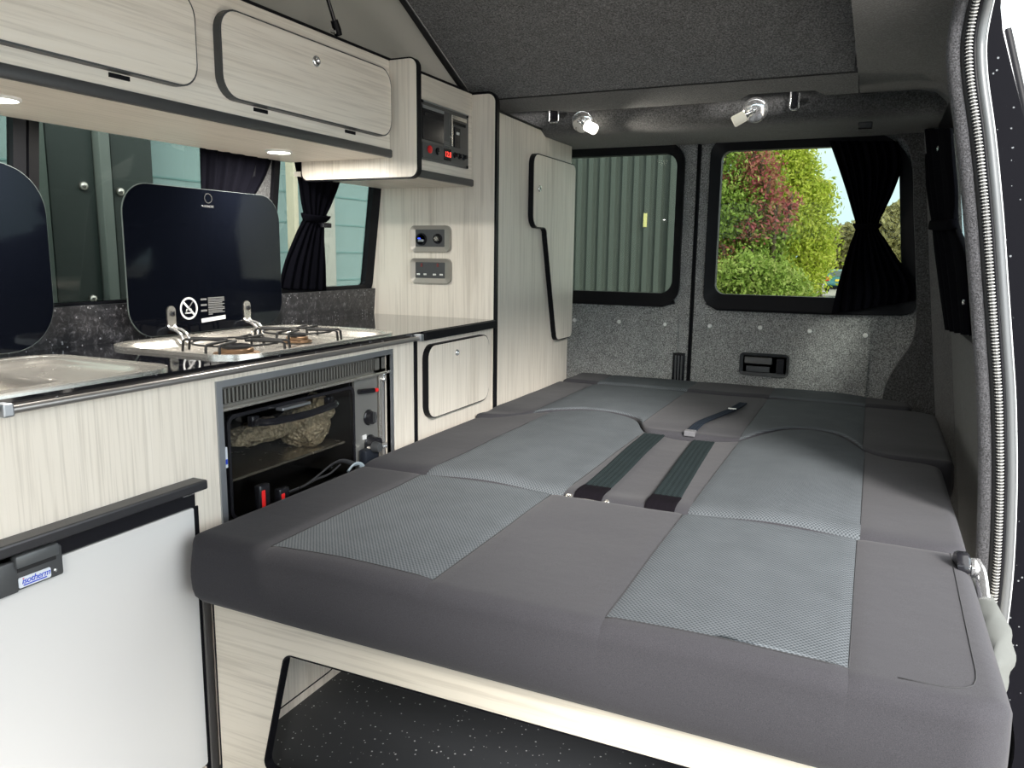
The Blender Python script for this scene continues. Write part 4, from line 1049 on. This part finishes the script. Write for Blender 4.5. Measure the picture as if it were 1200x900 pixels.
# narrow pull strap on the rear cushion
def top3(x, y): return t3(x, y) + .006
pz_ = lambda u, v, z=ZB + .010: P(u, v, 'z', z)
pa = [pz_(u, v) for u, v in ((811, 502), (822, 496), (840, 488), (853, 483), (858, 481), (871, 472))]
pa = [(p.x, p.y, top3(p.x, max(p.y, 2.44)) + (.004 if 0 < i < 5 else 0)) for i, p in enumerate(pa)]
ps = strap('narrow dark blue-grey pull strap lying on the rear cushion', pa, .030, 'pull_strap', plain('navy_webbing', (.016, .021, .030), .9, spec=.05), 3)
MB().box(pa[0][0] - .018, pa[0][0] + .016, pa[0][1] - .036, pa[0][1] - .004, pa[0][2] - .014, pa[0][2] + .0025, .002).build('end_tab', plain('pale_tab', (.12, .12, .13), .6), ps)
MB().box(pa[4][0] - .014, pa[4][0] + .014, pa[4][1] - .004, pa[4][1] + .006, pa[4][2] - .001, pa[4][2] + .004, .001).build('stitching', FROST, ps)

# ---- folding hinge and fold of cover at the right rear of the front cushion
hg = thing('seat_hinge', 'black and chrome folding hinge at the right end between front and middle cushions', 'hinge', (1.42, 1.62, .55))
hp = P(1128, 657, 'z', .575)
MB().lathe([(.0, 0), (.024, 0), (.026, .004), (.026, .018), (.022, .022), (0, .022)], (hp.x - .012, hp.y, .565), (1, .1, 0), 24).build('hinge_disc', BLKG, hg, smooth=True)
MB().lathe([(.0, 0), (.016, 0), (.018, .003), (.018, .008), (0, .010)], (hp.x + .012, hp.y - .002, .565), (1, .1, 0), 24).build('hinge_cap', CHROME, hg, smooth=True)
MB().tube(catmull([(hp.x + .020, hp.y + .01, .572), (hp.x + .028, hp.y - .02, .560), (hp.x + .030, hp.y - .07, .535)], 5), .011, 10, ell=(1, .6)).build('hinge_arm', CHROME, hg, smooth=True)
cf = MB(); rows = []
for i in range(13):
    t = i / 12; y = 1.60 - .34 * t; row = []
    bul = .045 * math.sin(min(1, t * 1.05) * PI) ** .7 + .004
    for k in range(15):
        a = -PI * .25 + PI * 1.1 * k / 14
        row.append((1.424 + bul * (.35 + .65 * math.cos(a)) + .003 * math.sin(a * 5 + y * 60), y, .50 + .040 * math.sin(a) - .02 * t + .003 * math.sin(y * 90)))
    rows.append(row)
cf.grid(rows); tag(cf.build('gathered_cover', plain('pale_grey_cloth', (.09, .095, .09), .85), smooth='all', solid=.003), 'gathered pale grey cloth bulging from the right side of the front cushion', 'cloth')

# ---- belts and buckles in the gap beside the oven
def buckle(lab, u, v, x, h, tilt):
    p = P(u, v, 'x', x); t = thing('belt_buckle', lab, 'buckle', (p.x, p.y, p.z - h))
    MB().box(p.x - .009, p.x + .009, p.y - .017, p.y + .017, p.z - h, p.z, .005).build('housing', BLKG, t, smooth=True)
    MB().box(p.x + .0085, p.x + .0105, p.y - .012, p.y - .001, p.z - h + .01, p.z - .012, .0015).build('release_button', RED, t)
buckle('red and black seat-belt buckle standing by the lower left corner of the oven', 307, 567, .012, .085, 0)
buckle('black seat-belt buckle with a red button, right of the other buckle beside the oven', 330, 571, .014, .075, 0)
def pX(u, v, x): return P(u, v, 'x', x)
cb_ = MB(); cb_.tube(catmull([pX(335, 578, .013), pX(355, 570, .014), pX(372, 558, .014), pX(388, 545, .014), pX(402, 540, .014), pX(420, 546, .012)], 6), .0075, 10, ell=(1, .35))
tag(cb_.build('belt_webbing', plain('belt_black', (.03, .03, .033), .6), smooth='all'), 'folded black seat-belt webbing tucked between oven and bed', 'seat belt')
cb_ = MB(); cb_.tube(catmull([pX(352, 572, .020), pX(370, 562, .020), pX(385, 556, .020), pX(398, 545, .018)], 6), .006, 10, ell=(1, .4))
tag(cb_.build('belt_webbing', MATS['belt_black'], smooth='all'), 'lower strand of black seat-belt webbing lying beside the bed cushion', 'seat belt')
cb_ = MB(); cb_.tube(catmull([pX(408, 552, .014), pX(414, 545, .015), pX(421, 544, .015), pX(427, 550, .014)], 6), .008, 10, ell=(1, .4))
tag(cb_.build('pale_hose_loop', plain('pale_blue_grey', (.33, .40, .45), .5), smooth='all'), 'small pale blue-grey loop sticking up beside the oven valve', 'loop')
gv = thing('gas_valve', 'dark gas valve block at the lower right of the oven above the bed edge', 'valve', (0, 1.74, .56))
p = P(435, 530, 'x', .004)
MB().box(-.014, .012, p.y - .035, p.y + .028, .515, .585, .006).build('valve_body', plain('navy_black', (.012, .015, .022), .35), gv, smooth=True)
MB().lathe([(.014, 0), (.016, .006), (.013, .022), (0, .024)], (.010, p.y + .002, .588), (1, 0, 0), 18).build('valve_knob', GREYP, gv, smooth=True)
MB().lathe([(.006, 0), (.007, .03), (0, .032)], (.008, p.y + .022, .582), (.4, 1, 0), 12).build('valve_stem', CHROME, gv, smooth=True)

# ================================================================== HEADER FITTINGS
YH = 2.93
def spot(lab, u, v, direction, lit, rad=.043):
    p = P(u, v, 'y', YH); t = thing('spotlight', lab, 'spotlight', tuple(p))
    n_ = Vector((0, -1, -.25)).normalized()
    MB().lathe([(rad, -.004), (rad, .003), (rad * .8, .008), (rad * .35, .011), (0, .011)], p, n_, 30).build('base', CHROME, t, smooth='all')
    a = p + n_ * .010; d = Vector(direction).normalized()
    b = a + n_ * .022
    MB().tube([a, b], .0055, 10).build('stem', CHROME, t, smooth=True)
    MB().lathe([(0, -.009), (.006, -.007), (.009, 0), (.006, .007), (0, .009)], b, d, 14).build('swivel', CHROME, t, smooth='all')
    c0_ = b + d * .004; c1_ = b + d * .030; c2_ = b + d * .076
    MB().lathe([(.005, 0), (.006, .014), (.010, .020), (.0105, .030), (0, .030)], c0_, d, 16).build('neck', CHROME, t, smooth=True)
    MB().lathe([(.012, 0), (.0185, .003), (.0195, .042), (.017, .046), (0, .046)], c1_, d, 20).build('capsule', LAMPW if lit else LAMPI, t, smooth=True)
    if lit:
        ld = bpy.data.lights.new('lamp_glow', 'SPOT'); ld.energy = 5; ld.spot_size = math.radians(115); ld.spot_blend = .7; ld.shadow_soft_size = .012; ld.color = (1, .93, .8)
        lo = bpy.data.objects.new('lamp_glow', ld); C.objects.link(lo); lo.parent = t; lo.location = (c2_ + d * .006) - p; lo.rotation_euler = d.to_track_quat('-Z', 'Y').to_euler()
    return t
spot('lit chrome spotlight on the header roll, left of the two', 682.5, 142, (.85, -.12, -.42), True)
spot('chrome spotlight with square-ended capsule on the header roll, right of the two', 885, 129, (-.92, -.15, -.50), False)
def hook(lab, u, v, w):
    p = P(u, v, 'y', YH - .02); t = thing('roof_latch', lab, 'latch', tuple(p), 'roof latches on the header roll')
    x, y, z = p
    MB().tube([(x - w, y, z + .045), (x - w, y, z - .018), (x - w + .005, y, z - .023), (x + w - .005, y, z - .023), (x + w, y, z - .018), (x + w, y, z + .030)], .0035, 8).build('bail', CHROME, t, smooth=True)
    MB().box(x - w + .005, x + w - .005, y + .004, y + .016, z - .014, z + .05, .003).build('latch_body', BLKG, t)
    MB().box(x + w, x + w + .03, y + .006, y + .014, z + .005, z + .012, .001).build('lever', BLKM, t)
hook('roof latch with U-shaped chrome bail beside the lit spotlight', 649, 136, .019)
hook('roof latch with chrome bail right of the unlit spotlight', 931, 120, .014)
p = P(1014, 147, 'y', YH); tag(MB().box(p.x - .022, p.x + .022, 2.915, 2.945, p.z - .010, p.z + .010, .003).build('header_clip', BLKG), 'small black clip low on the header roll above the back curtain', 'clip')
# gas strut
gs = thing('gas_strut', 'thin black gas strut with ball-joint end against the grey canvas', 'strut', (-.13, 1.75, 1.68))
a = P(395.5, 37, 'x', -.125); b = P(382, -8, 'x', -.125); d = (b - a).normalized()
MB().tube([a, a + d * .5], .0052, 12).build('rod', BLKG, gs, smooth=True)
MB().tube([a - d * .010, a + d * .004, a + d * .028], [.010, .0115, .010], 12).build('ball_socket', BLK, gs, smooth=True)
MB().lathe([(.006, 0), (.006, .012), (0, .013)], a - d * .0 + Vector((0, -.012, -.004)), (0, -1, 0), 10).build('ball_stud', CHROME, gs, smooth=True)

# ================================================================== CURTAINS
def curtain(name, lab, mapf, rows, folds, amp=.010, tie=None, toplevel=True, hook_=None):
    "rows: (v_left, u_left, v_right, u_right) pixel pairs down the curtain, on the window's own plane"
    t = thing(name, lab, 'curtain', tuple(mapf(rows[0][1], rows[0][0])))
    Lp = catmull([mapf(r[1], r[0]) for r in rows], 6); Rp = catmull([mapf(r[3], r[2]) for r in rows], 6)
    n = folds * 10; R = []
    nrm = (mapf.n)
    for i, (a, b) in enumerate(zip(Lp, Rp)):
        w = (b - a).length; am = min(amp, w / folds * .45 + .003); row = []
        for k in range(n + 1):
            s_ = k / n; ph = s_ * folds * 2 * PI + .7 * math.sin(s_ * 5 + i * .05)
            row.append(a.lerp(b, s_) + nrm * (am * (math.sin(ph) + .35 * math.sin(2.3 * ph + 1) + 1.3)))
        R.append(row)
    mb = MB(); mb.grid(R); mb.build('cloth', CURT, t, smooth='all', solid=.002)
    if tie is not None:
        i = tie * 6; a, b = Lp[i], Rp[i]; m_ = (a + b) / 2; u = (b - a) / 2
        ring_ = [m_ + u * 1.12 * math.cos(q) + nrm * (.016 + .024 * math.sin(q)) for q in [k * 2 * PI / 24 for k in range(24)]]
        MB().tube(ring_, .009, 8, closed=True, ell=(1.6, .35)).build('tie_band', CURT, t, smooth='all')
    return t
def mp_left(u, v): return PW(u, v, 'L', .006)
mp_left.n = Vector((1, 0, -.128)).normalized()
def mp_right(u, v): return PW(u, v, 'R', -.030)
mp_right.n = Vector((-1, 0, -.128)).normalized()
def mp_back(u, v): return P(u, v, 'y', YD - .028)
mp_back.n = Vector((0, -1, 0))
curtain('window_curtain', 'black pleated curtain hanging behind the hob lid at the first kitchen window', mp_left,
        [(150, 230, 170, 322), (190, 231, 200, 313), (225, 232, 228, 298), (262, 234, 262, 270), (300, 228, 300, 275), (335, 222, 338, 290)][:4], 6, .006)
curtain('window_curtain', 'black curtain tied in at the waist at the window beside the bulkhead panel', mp_left,
        [(170, 337, 175, 410), (210, 344, 215, 396), (235, 349, 240, 385), (254, 353, 256, 377), (272, 344, 276, 377), (305, 329, 310, 378), (338, 320, 340, 378)], 6, .009, tie=3)
p = P(383, 264, 'x', XL(1.17) + .05); tag(MB().box(p.x - .01, p.x + .004, p.y - .022, p.y + .022, p.z - .008, p.z + .008, .003).build('curtain_hook', BLKG), 'small black curtain hook sticking out right of the tied curtain', 'hook')
curtain('window_curtain', 'black hourglass curtain tied in the middle over the right back-door window', mp_back,
        [(166, 972, 166, 1052), (185, 979, 195, 1056), (215, 989, 222, 1048), (245, 998, 248, 1036), (266, 1003, 266, 1029), (285, 997, 283, 1039), (310, 989, 305, 1053), (335, 982, 325, 1067), (352, 978, 340, 1073), (368, 975, 352, 1071)], 8, .012, tie=4)
curtain('window_curtain', 'black curtain gathered at the rear edge of the right side window', mp_right,
        [(150, 1086, 150, 1118), (180, 1089, 185, 1121), (220, 1093, 225, 1125), (262, 1100, 262, 1125), (290, 1103, 295, 1138), (340, 1110, 345, 1143), (386, 1117, 393, 1146)], 4, .010, tie=3)
for u, v in ((1100, 174),): 
    p = PW(u, v, 'R', -.055); tag(MB().lathe([(.0075, 0), (.0075, .003), (.004, .004), (0, .003)], p, (-1, -.2, 0), 16).build('press_stud', CHROME), 'chrome press stud near the top of the right side curtain', 'stud')
for u, v in ((1130, 354),):
    p = PW(u, v, 'R', -.055); tag(MB().lathe([(.006, 0), (.006, .003), (.003, .004), (0, .003)], p, (-1, -.2, 0), 16).build('press_stud', CHROME), 'chrome press stud low on the right side curtain', 'stud')
p = PW(1097, 259, 'R', -.03); tag(MB().box(p.x - .012, p.x + .006, p.y - .03, p.y + .03, p.z - .009, p.z + .009, .003).build('tie_hook', BLKG), 'small black tie hook on the pillar edge beside the right side curtain', 'hook')

# ================================================================== OUTSIDE
# sliding door rail and trim right of the opening
sd_ = thing('sliding_door_rail', 'polished metal door rail running down the right edge, outside the opening', 'rail', (1.45, 1.9, 1.5))
ra = P(1170, 34, 'y', 1.95); rb = P(1215, 240, 'y', 1.95)
MB().tube([ra, ra.lerp(rb, .5), rb + (rb - ra) * .4], .0095, 14).build('bar', CHROME, sd_, smooth=True)
q = (rb - ra).normalized()
MB().tube([ra + Vector((.015, .01, 0)), rb + Vector((.015, .01, 0)) + (rb - ra) * .4], .010, 10).build('rubber_strip', BLK, sd_, smooth=True)
MB().box(ra.x - .006, ra.x + .012, 1.945, 1.965, ra.z - .006, ra.z + .030, .003).build('end_bracket', BADGE, sd_)
# white building with ribbed shutter, behind on the right
TEAL = plain('teal_cladding', (.26, .37, .365), .5); WHT = plain('white_render', (.8, .8, .8), .6); DK = plain('dark_green_steel', (.030, .042, .039), .45)
wb = thing('white_building', 'white building with a ribbed dark and cream shutter seen past the door opening', 'building', (6, 14, -.5))
MB().box(3.0, 12, 14, 16, -.6, 7).build('wall', WHT, wb)
sh_ = MB(); sh_.box(3.2, 6.5, 13.9, 13.99, 2.5, 6.6); sh_.build('shutter', plain('cream_slats', (.55, .52, .42), .5), wb)
rb2 = MB()
for k in range(20): rb2.box(3.2, 6.5, 13.84, 13.92, 2.55 + k * .2, 2.62 + k * .2)
rb2.build('shutter_ribs', BLK, wb)
# teal building on the left
tb = thing('teal_building', 'pale teal clad building with horizontal grooves outside the kitchen windows', 'building', (-2.6, 3, -.5))
XT = -2.4
MB().box(XT - .2, XT, -4, 6.2, -.5, 4.2).build('cladding_wall', TEAL, tb)
gq = MB()
for k in range(22):
    z = -.3 + k * .2; gq.box(XT - .01, XT + .004, -4, 6.2, z, z + .010)
gq.build('groove_lines', plain('groove_teal', (.16, .30, .29), .6), tb)
def post(lab, u0, u1, v, x, mat, name='steel_post', cat='post', t=.06, z0=-.5, z1=3.6, par=None):
    a, b = P(u0, v, 'x', x), P(u1, v, 'x', x)
    o = MB().box(x - t, x, a.y, b.y, z0, z1, .004).build(name, mat, par)
    return o if par else tag(o, lab, cat)
XP = -1.75
pt_ = thing('steel_partition', 'dark green steel panels with a pale post and domed bolts outside the first kitchen window', 'partition', (XP, 2.2, -.5))
post('dark green steel panel standing outside the first kitchen window, left one', 56, 110, 200, XP, DK, 'steel_panel', 'panel', par=pt_)
post('narrow grey-green steel strip just left of the dark panel outside', 44, 55.5, 200, XP + .02, plain('sage_strip', (.09, .12, .105), .5), 'steel_strip', 'panel', par=pt_)
post('pale grey steel post between the two dark panels outside', 118.5, 131, 200, XP + .03, plain('pale_post', (.17, .20, .185), .4), par=pt_)
post('black gap strip between the dark panel and pale post outside', 110, 118.5, 200, XP - .02, BLKM, 'gap_strip', 'panel', par=pt_)
post('dark green steel panel outside, right of the pale post', 131, 179, 200, XP, DK, 'steel_panel', 'panel', par=pt_)
for u, v, r in ((97, 218, .020), (140, 225, .020), (108, 350, .018)):
    p = P(u, v, 'x', XP + .0); MB().lathe([(r, 0), (r * .9, .012), (r * .5, .02), (0, .022)], p, (1, 0, 0), 16).build('dome_bolt', STEEL, pt_, smooth='all')
post('flat pale grey downpipe seen right of the tied curtain', 376, 394, 300, -1.9, plain('pale_pipe', (.42, .42, .38), .5), 'downpipe', 'downpipe', z0=.55)
post('dark teal plinth below the pale downpipe outside', 376, 396, 335, -1.88, plain('dark_teal', (.03, .09, .085), .5), 'plinth', 'plinth', z0=-.5, z1=.55 - .005)
post('thin cream pipe outside the second kitchen window, left of the tied curtain', 345, 350, 240, -1.9, plain('cream_pipe', (.6, .55, .42), .5), 'drain_pipe', 'pipe')
# shipping container behind the van
ct = thing('corrugated_wall', 'grey-green corrugated steel wall behind the left back-door window', 'wall', (-.5, 7, -.5))
YC = 6.4; xr = P(795, 260, 'y', YC).x
rows = []; per = .098; prof_ = [(0, 0), (.30, 0), (.42, .038), (.80, .038), (.92, 0)]
xs_ = []; x = xr - .08
while x > -5:
    for a, dpt in prof_[::-1]: xs_.append((x - per + a * per, dpt))
    x -= per
xs_ = sorted(xs_)
mb = MB(); mb.grid([[(x, YC + d_, -.45) for x, d_ in xs_], [(x, YC + d_, 2.75) for x, d_ in xs_]])
mb.build('corrugated_side', plain('container_green', (.085, .10, .092), .5), ct, solid=.004)
MB().box(xr - .08, xr + .02, YC - .03, YC + .12, -.5, 2.85, .01).build('corner_post', MATS['container_green'], ct)
MB().box(-5, xr + .02, YC - .03, YC + .08, 2.74, 2.86, .01).build('top_rail', MATS['container_green'], ct)
MB().box(-5, xr - .05, YC + .12, YC + .9, -.4, 2.8).build('body', MATS['container_green'], ct)
p = P(756, 258, 'y', YC - .01); MB().box(p.x - .014, p.x + .014, YC - .012, YC - .003, p.z - .055, p.z + .055).build('yellow_label', plain('label_yellow', (.75, .70, .3), .5), ct)

# vegetation: real leaves on branches
def leaves(name, mat, blobs, n, size, parent, seedv):
    r = np.random.default_rng(seedv); wts = np.array([b[3] * b[5] for b in blobs]); wts = wts / wts.sum()
    idx = r.choice(len(blobs), n, p=wts); B = np.array([b[:6] for b in blobs])[idx]
    v = r.normal(size=(n, 3)); v /= np.linalg.norm(v, axis=1)[:, None]
    rad = np.where(r.uniform(size=n) < .12, r.uniform(1.0, 1.32, n), r.uniform(.35, 1.06, n) ** .6)
    c = B[:, :3] + v * rad[:, None] * B[:, 3:6] + r.normal(size=(n, 3)) * .05
    a = r.normal(size=(n, 3)); a /= np.linalg.norm(a, axis=1)[:, None]
    b = np.cross(a, r.normal(size=(n, 3))); b /= np.linalg.norm(b, axis=1)[:, None]
    s = size * r.uniform(.6, 1.3, n)[:, None]
    V = np.stack([c - a * s, c + b * s * .45, c + a * s, c - b * s * .45], 1).reshape(-1, 3) - np.array(parent.location)
    F = np.arange(4 * n).reshape(-1, 4)
    me = bpy.data.meshes.new(name); me.from_pydata(V.tolist(), [], F.tolist()); me.materials.append(mat)
    o = bpy.data.objects.new(name, me); C.objects.link(o); o.parent = parent; return o
def plant(name, lab, cat, mat, pix, y, n, size, seedv, gz=-.65, bark=None, group=None):
    "pix: (u, v, radius_px, squash)"
    blobs = []
    for u, v, rp, dy in pix:
        p = P(u, v, 'y', y + dy); rr_ = rp / FPX * (y + dy) * 1.05; blobs.append((p.x, p.y, p.z, rr_, rr_, rr_ * .95))
    bx = sum(b[0] for b in blobs) / len(blobs)
    t = thing(name, lab, cat, (bx, y + 1.0, gz), group)
    leaves('foliage', mat, blobs, n, size, t, seedv)
    st = MB(); rd = random.Random(seedv)
    for b in blobs:
        base = (bx + rd.uniform(-.4, .4), y + 1.0 + rd.uniform(-.3, .3), gz - .05)
        st.tube(catmull([base, ((base[0] + b[0]) / 2 + rd.uniform(-.2, .2), (base[1] + b[1]) / 2, (base[2] + b[2]) / 2), (b[0], b[1], b[2]), (b[0] + rd.uniform(-.3, .3) * b[3], b[1], b[2] + b[5] * .7)], 4), [.07 - .0045 * k for k in range(13)], 6)
    st.build('stems', plain('bark', (.10, .075, .05), .9) if 'bark' not in MATS else MATS['bark'], t, smooth='all'); return t
GRN = leafmat('leaf_green', (.10, .19, .02), (.25, .37, .06), (.46, .54, .16))
YGR = leafmat('leaf_yellow_green', (.24, .33, .03), (.48, .56, .07), (.70, .68, .18))
REDL = leafmat('leaf_red', (.36, .06, .10), (.46, .14, .14), (.34, .32, .11))
OLV = leafmat('leaf_olive', (.20, .20, .08), (.36, .34, .14), (.48, .42, .22))
DGR = leafmat('leaf_mixed_low', (.14, .23, .04), (.32, .44, .09), (.50, .52, .20))
plant('hedge_shrub', 'bright mid-green leafy shrub at the left of the back-door window', 'shrub', GRN,
      [(830, 250, 45, 0), (850, 200, 38, 0), (870, 290, 42, .2), (840, 310, 42, 0), (855, 240, 36, -.2), (880, 225, 30, .2), (890, 265, 30, .1), (885, 305, 28, .1), (875, 190, 22, .2)], 12, 26000, .036, 11)
plant('hedge_shrub', 'red-leaved shrub growing in the middle of the hedge', 'shrub', REDL,
      [(893, 200, 22, 0), (898, 225, 22, -.02), (908, 255, 18, -.02), (882, 188, 18, 0), (865, 212, 14, -.05), (878, 268, 14, -.1), (848, 296, 14, -.1), (926, 240, 12, .2), (845, 218, 12, -.05)], 11.78, 2300, .036, 12)
plant('hedge_tree', 'tall yellow-green feathery tree right of the red-leaved shrub', 'tree', YGR,
      [(930, 300, 38, .6), (925, 262, 36, .6), (945, 240, 26, .7), (920, 215, 32, .9), (905, 180, 30, 1), (928, 330, 28, .5), (950, 275, 22, .6), (930, 195, 22, .9), (960, 225, 12, .9)], 12.5, 34000, .036, 13)
plant('hedge_shrub', 'low mixed brown-green undergrowth at the foot of the hedge', 'shrub', DGR,
      [(845, 330, 20, -.6), (880, 325, 24, -.6), (915, 335, 20, -.5), (936, 342, 12, -.3), (865, 350, 22, -.5), (905, 352, 20, -.6)], 11, 11000, .034, 14)
plant('distant_tree', 'far olive-brown tree behind the parked car, left one', 'tree', OLV,
      [(985, 285, 18, 0), (1003, 300, 24, 0), (975, 305, 14, 0), (1000, 275, 12, 0)], 62, 6000, .28, 15, -1.15)
plant('distant_tree', 'far olive-brown tree right of the hourglass curtain', 'tree', OLV,
      [(1040, 270, 20, 0), (1055, 290, 26, 0), (1030, 300, 22, 0), (1050, 255, 14, 0)], 58, 6000, .26, 16, -1.15)
plant('distant_tree', 'far yellowish tree between hedge and parked car', 'tree', YGR,
      [(962, 296, 11, 0), (957, 312, 7, 0)], 45, 2500, .16, 17, -1.1)
# verge under the hedge
vg = MB(); vg.grid([[(x, y, -.60 - max(0, y - 12) * .008 + .02 * math.sin(x * 3 + y)) for x in np.linspace(-6, 3.4, 30)] for y in np.linspace(9.5, 40, 20)])
struct(vg.build('grass_verge', plain('grass_verge', (.30, .34, .12), .9), smooth='all', solid=.05))
# parked car
YK = 46; pc = P(984, 330, 'y', YK); gz = P(984, 343, 'y', YK).z; sc_ = 1.0
car = thing('parked_car', 'small teal hatchback parked far down the road, seen from behind', 'car', (pc.x, YK, gz))
CW = .80; cx_ = P(966, 330, 'y', YK).x + CW
TE = plain('teal_paint', (.07, .25, .27), .25, .2, coat=.5)
bd_ = MB(); side_ = [(0, .30), (-.02, .62), (.05, .80), (.12, 1.00), (.30, 1.30), (.55, 1.42), (1.8, 1.44), (2.5, 1.05), (3.6, .90), (3.9, .62), (3.9, .30)]
rows = []
for f, s_ in ((-1, .96), (-.92, 1), (.92, 1), (1, .96)):
    rows.append([(cx_ + f * CW * (1 - .14 * max(0, (h_ - .8) / .6)), YK + l_, gz + (h_ - .3) * s_ * .86 + .25) for l_, h_ in side_ + [side_[0]]])
bd_.grid(rows); bd_.prism(side_, lambda a, b, d: (cx_ - CW * (1 - .14 * max(0, (b - .8) / .6)) + 0 * d, YK + a, gz + (b - .3) * .82 + .25), 0, .01); bd_.prism(side_, lambda a, b, d: (cx_ + CW * (1 - .14 * max(0, (b - .8) / .6)), YK + a, gz + (b - .3) * .82 + .25), 0, .01)
bd_.build('body', TE, car, smooth=True)
MB().hexa([(cx_ - .60, YK + .10, gz + .86), (cx_ + .60, YK + .10, gz + .86), (cx_ + .60, YK + .2, gz + .86), (cx_ - .60, YK + .2, gz + .86), (cx_ - .52, YK + .33, gz + 1.16), (cx_ + .52, YK + .33, gz + 1.16), (cx_ + .52, YK + .5, gz + 1.16), (cx_ - .52, YK + .5, gz + 1.16)]).build('rear_window', plain('car_glass', (.10, .13, .13), .1), car)
for s_ in (-1, 1):
    MB().box(cx_ + s_ * .66 - .09, cx_ + s_ * .66 + .09, YK - .05, YK + .02, gz + .62, gz + .82, .02).build('tail_light', RED, car)
    MB().lathe([(.0, -.1), (.28, -.1), (.30, -.05), (.30, .05), (.28, .1), (0, .1)], (cx_ + s_ * .66, YK + .6, gz + .30), (1, 0, 0), 24).build('wheel', BLKM, car, smooth=True)
MB().box(cx_ - .26, cx_ + .26, YK - .06, YK - .02, gz + .60, gz + .71, .005).build('number_plate', plain('plate_yellow', (.85, .62, .06), .5), car)
MB().box(cx_ - CW * .95, cx_ + CW * .95, YK - .05, YK + .1, gz + .18, gz + .34, .03).build('bumper', BLK, car)
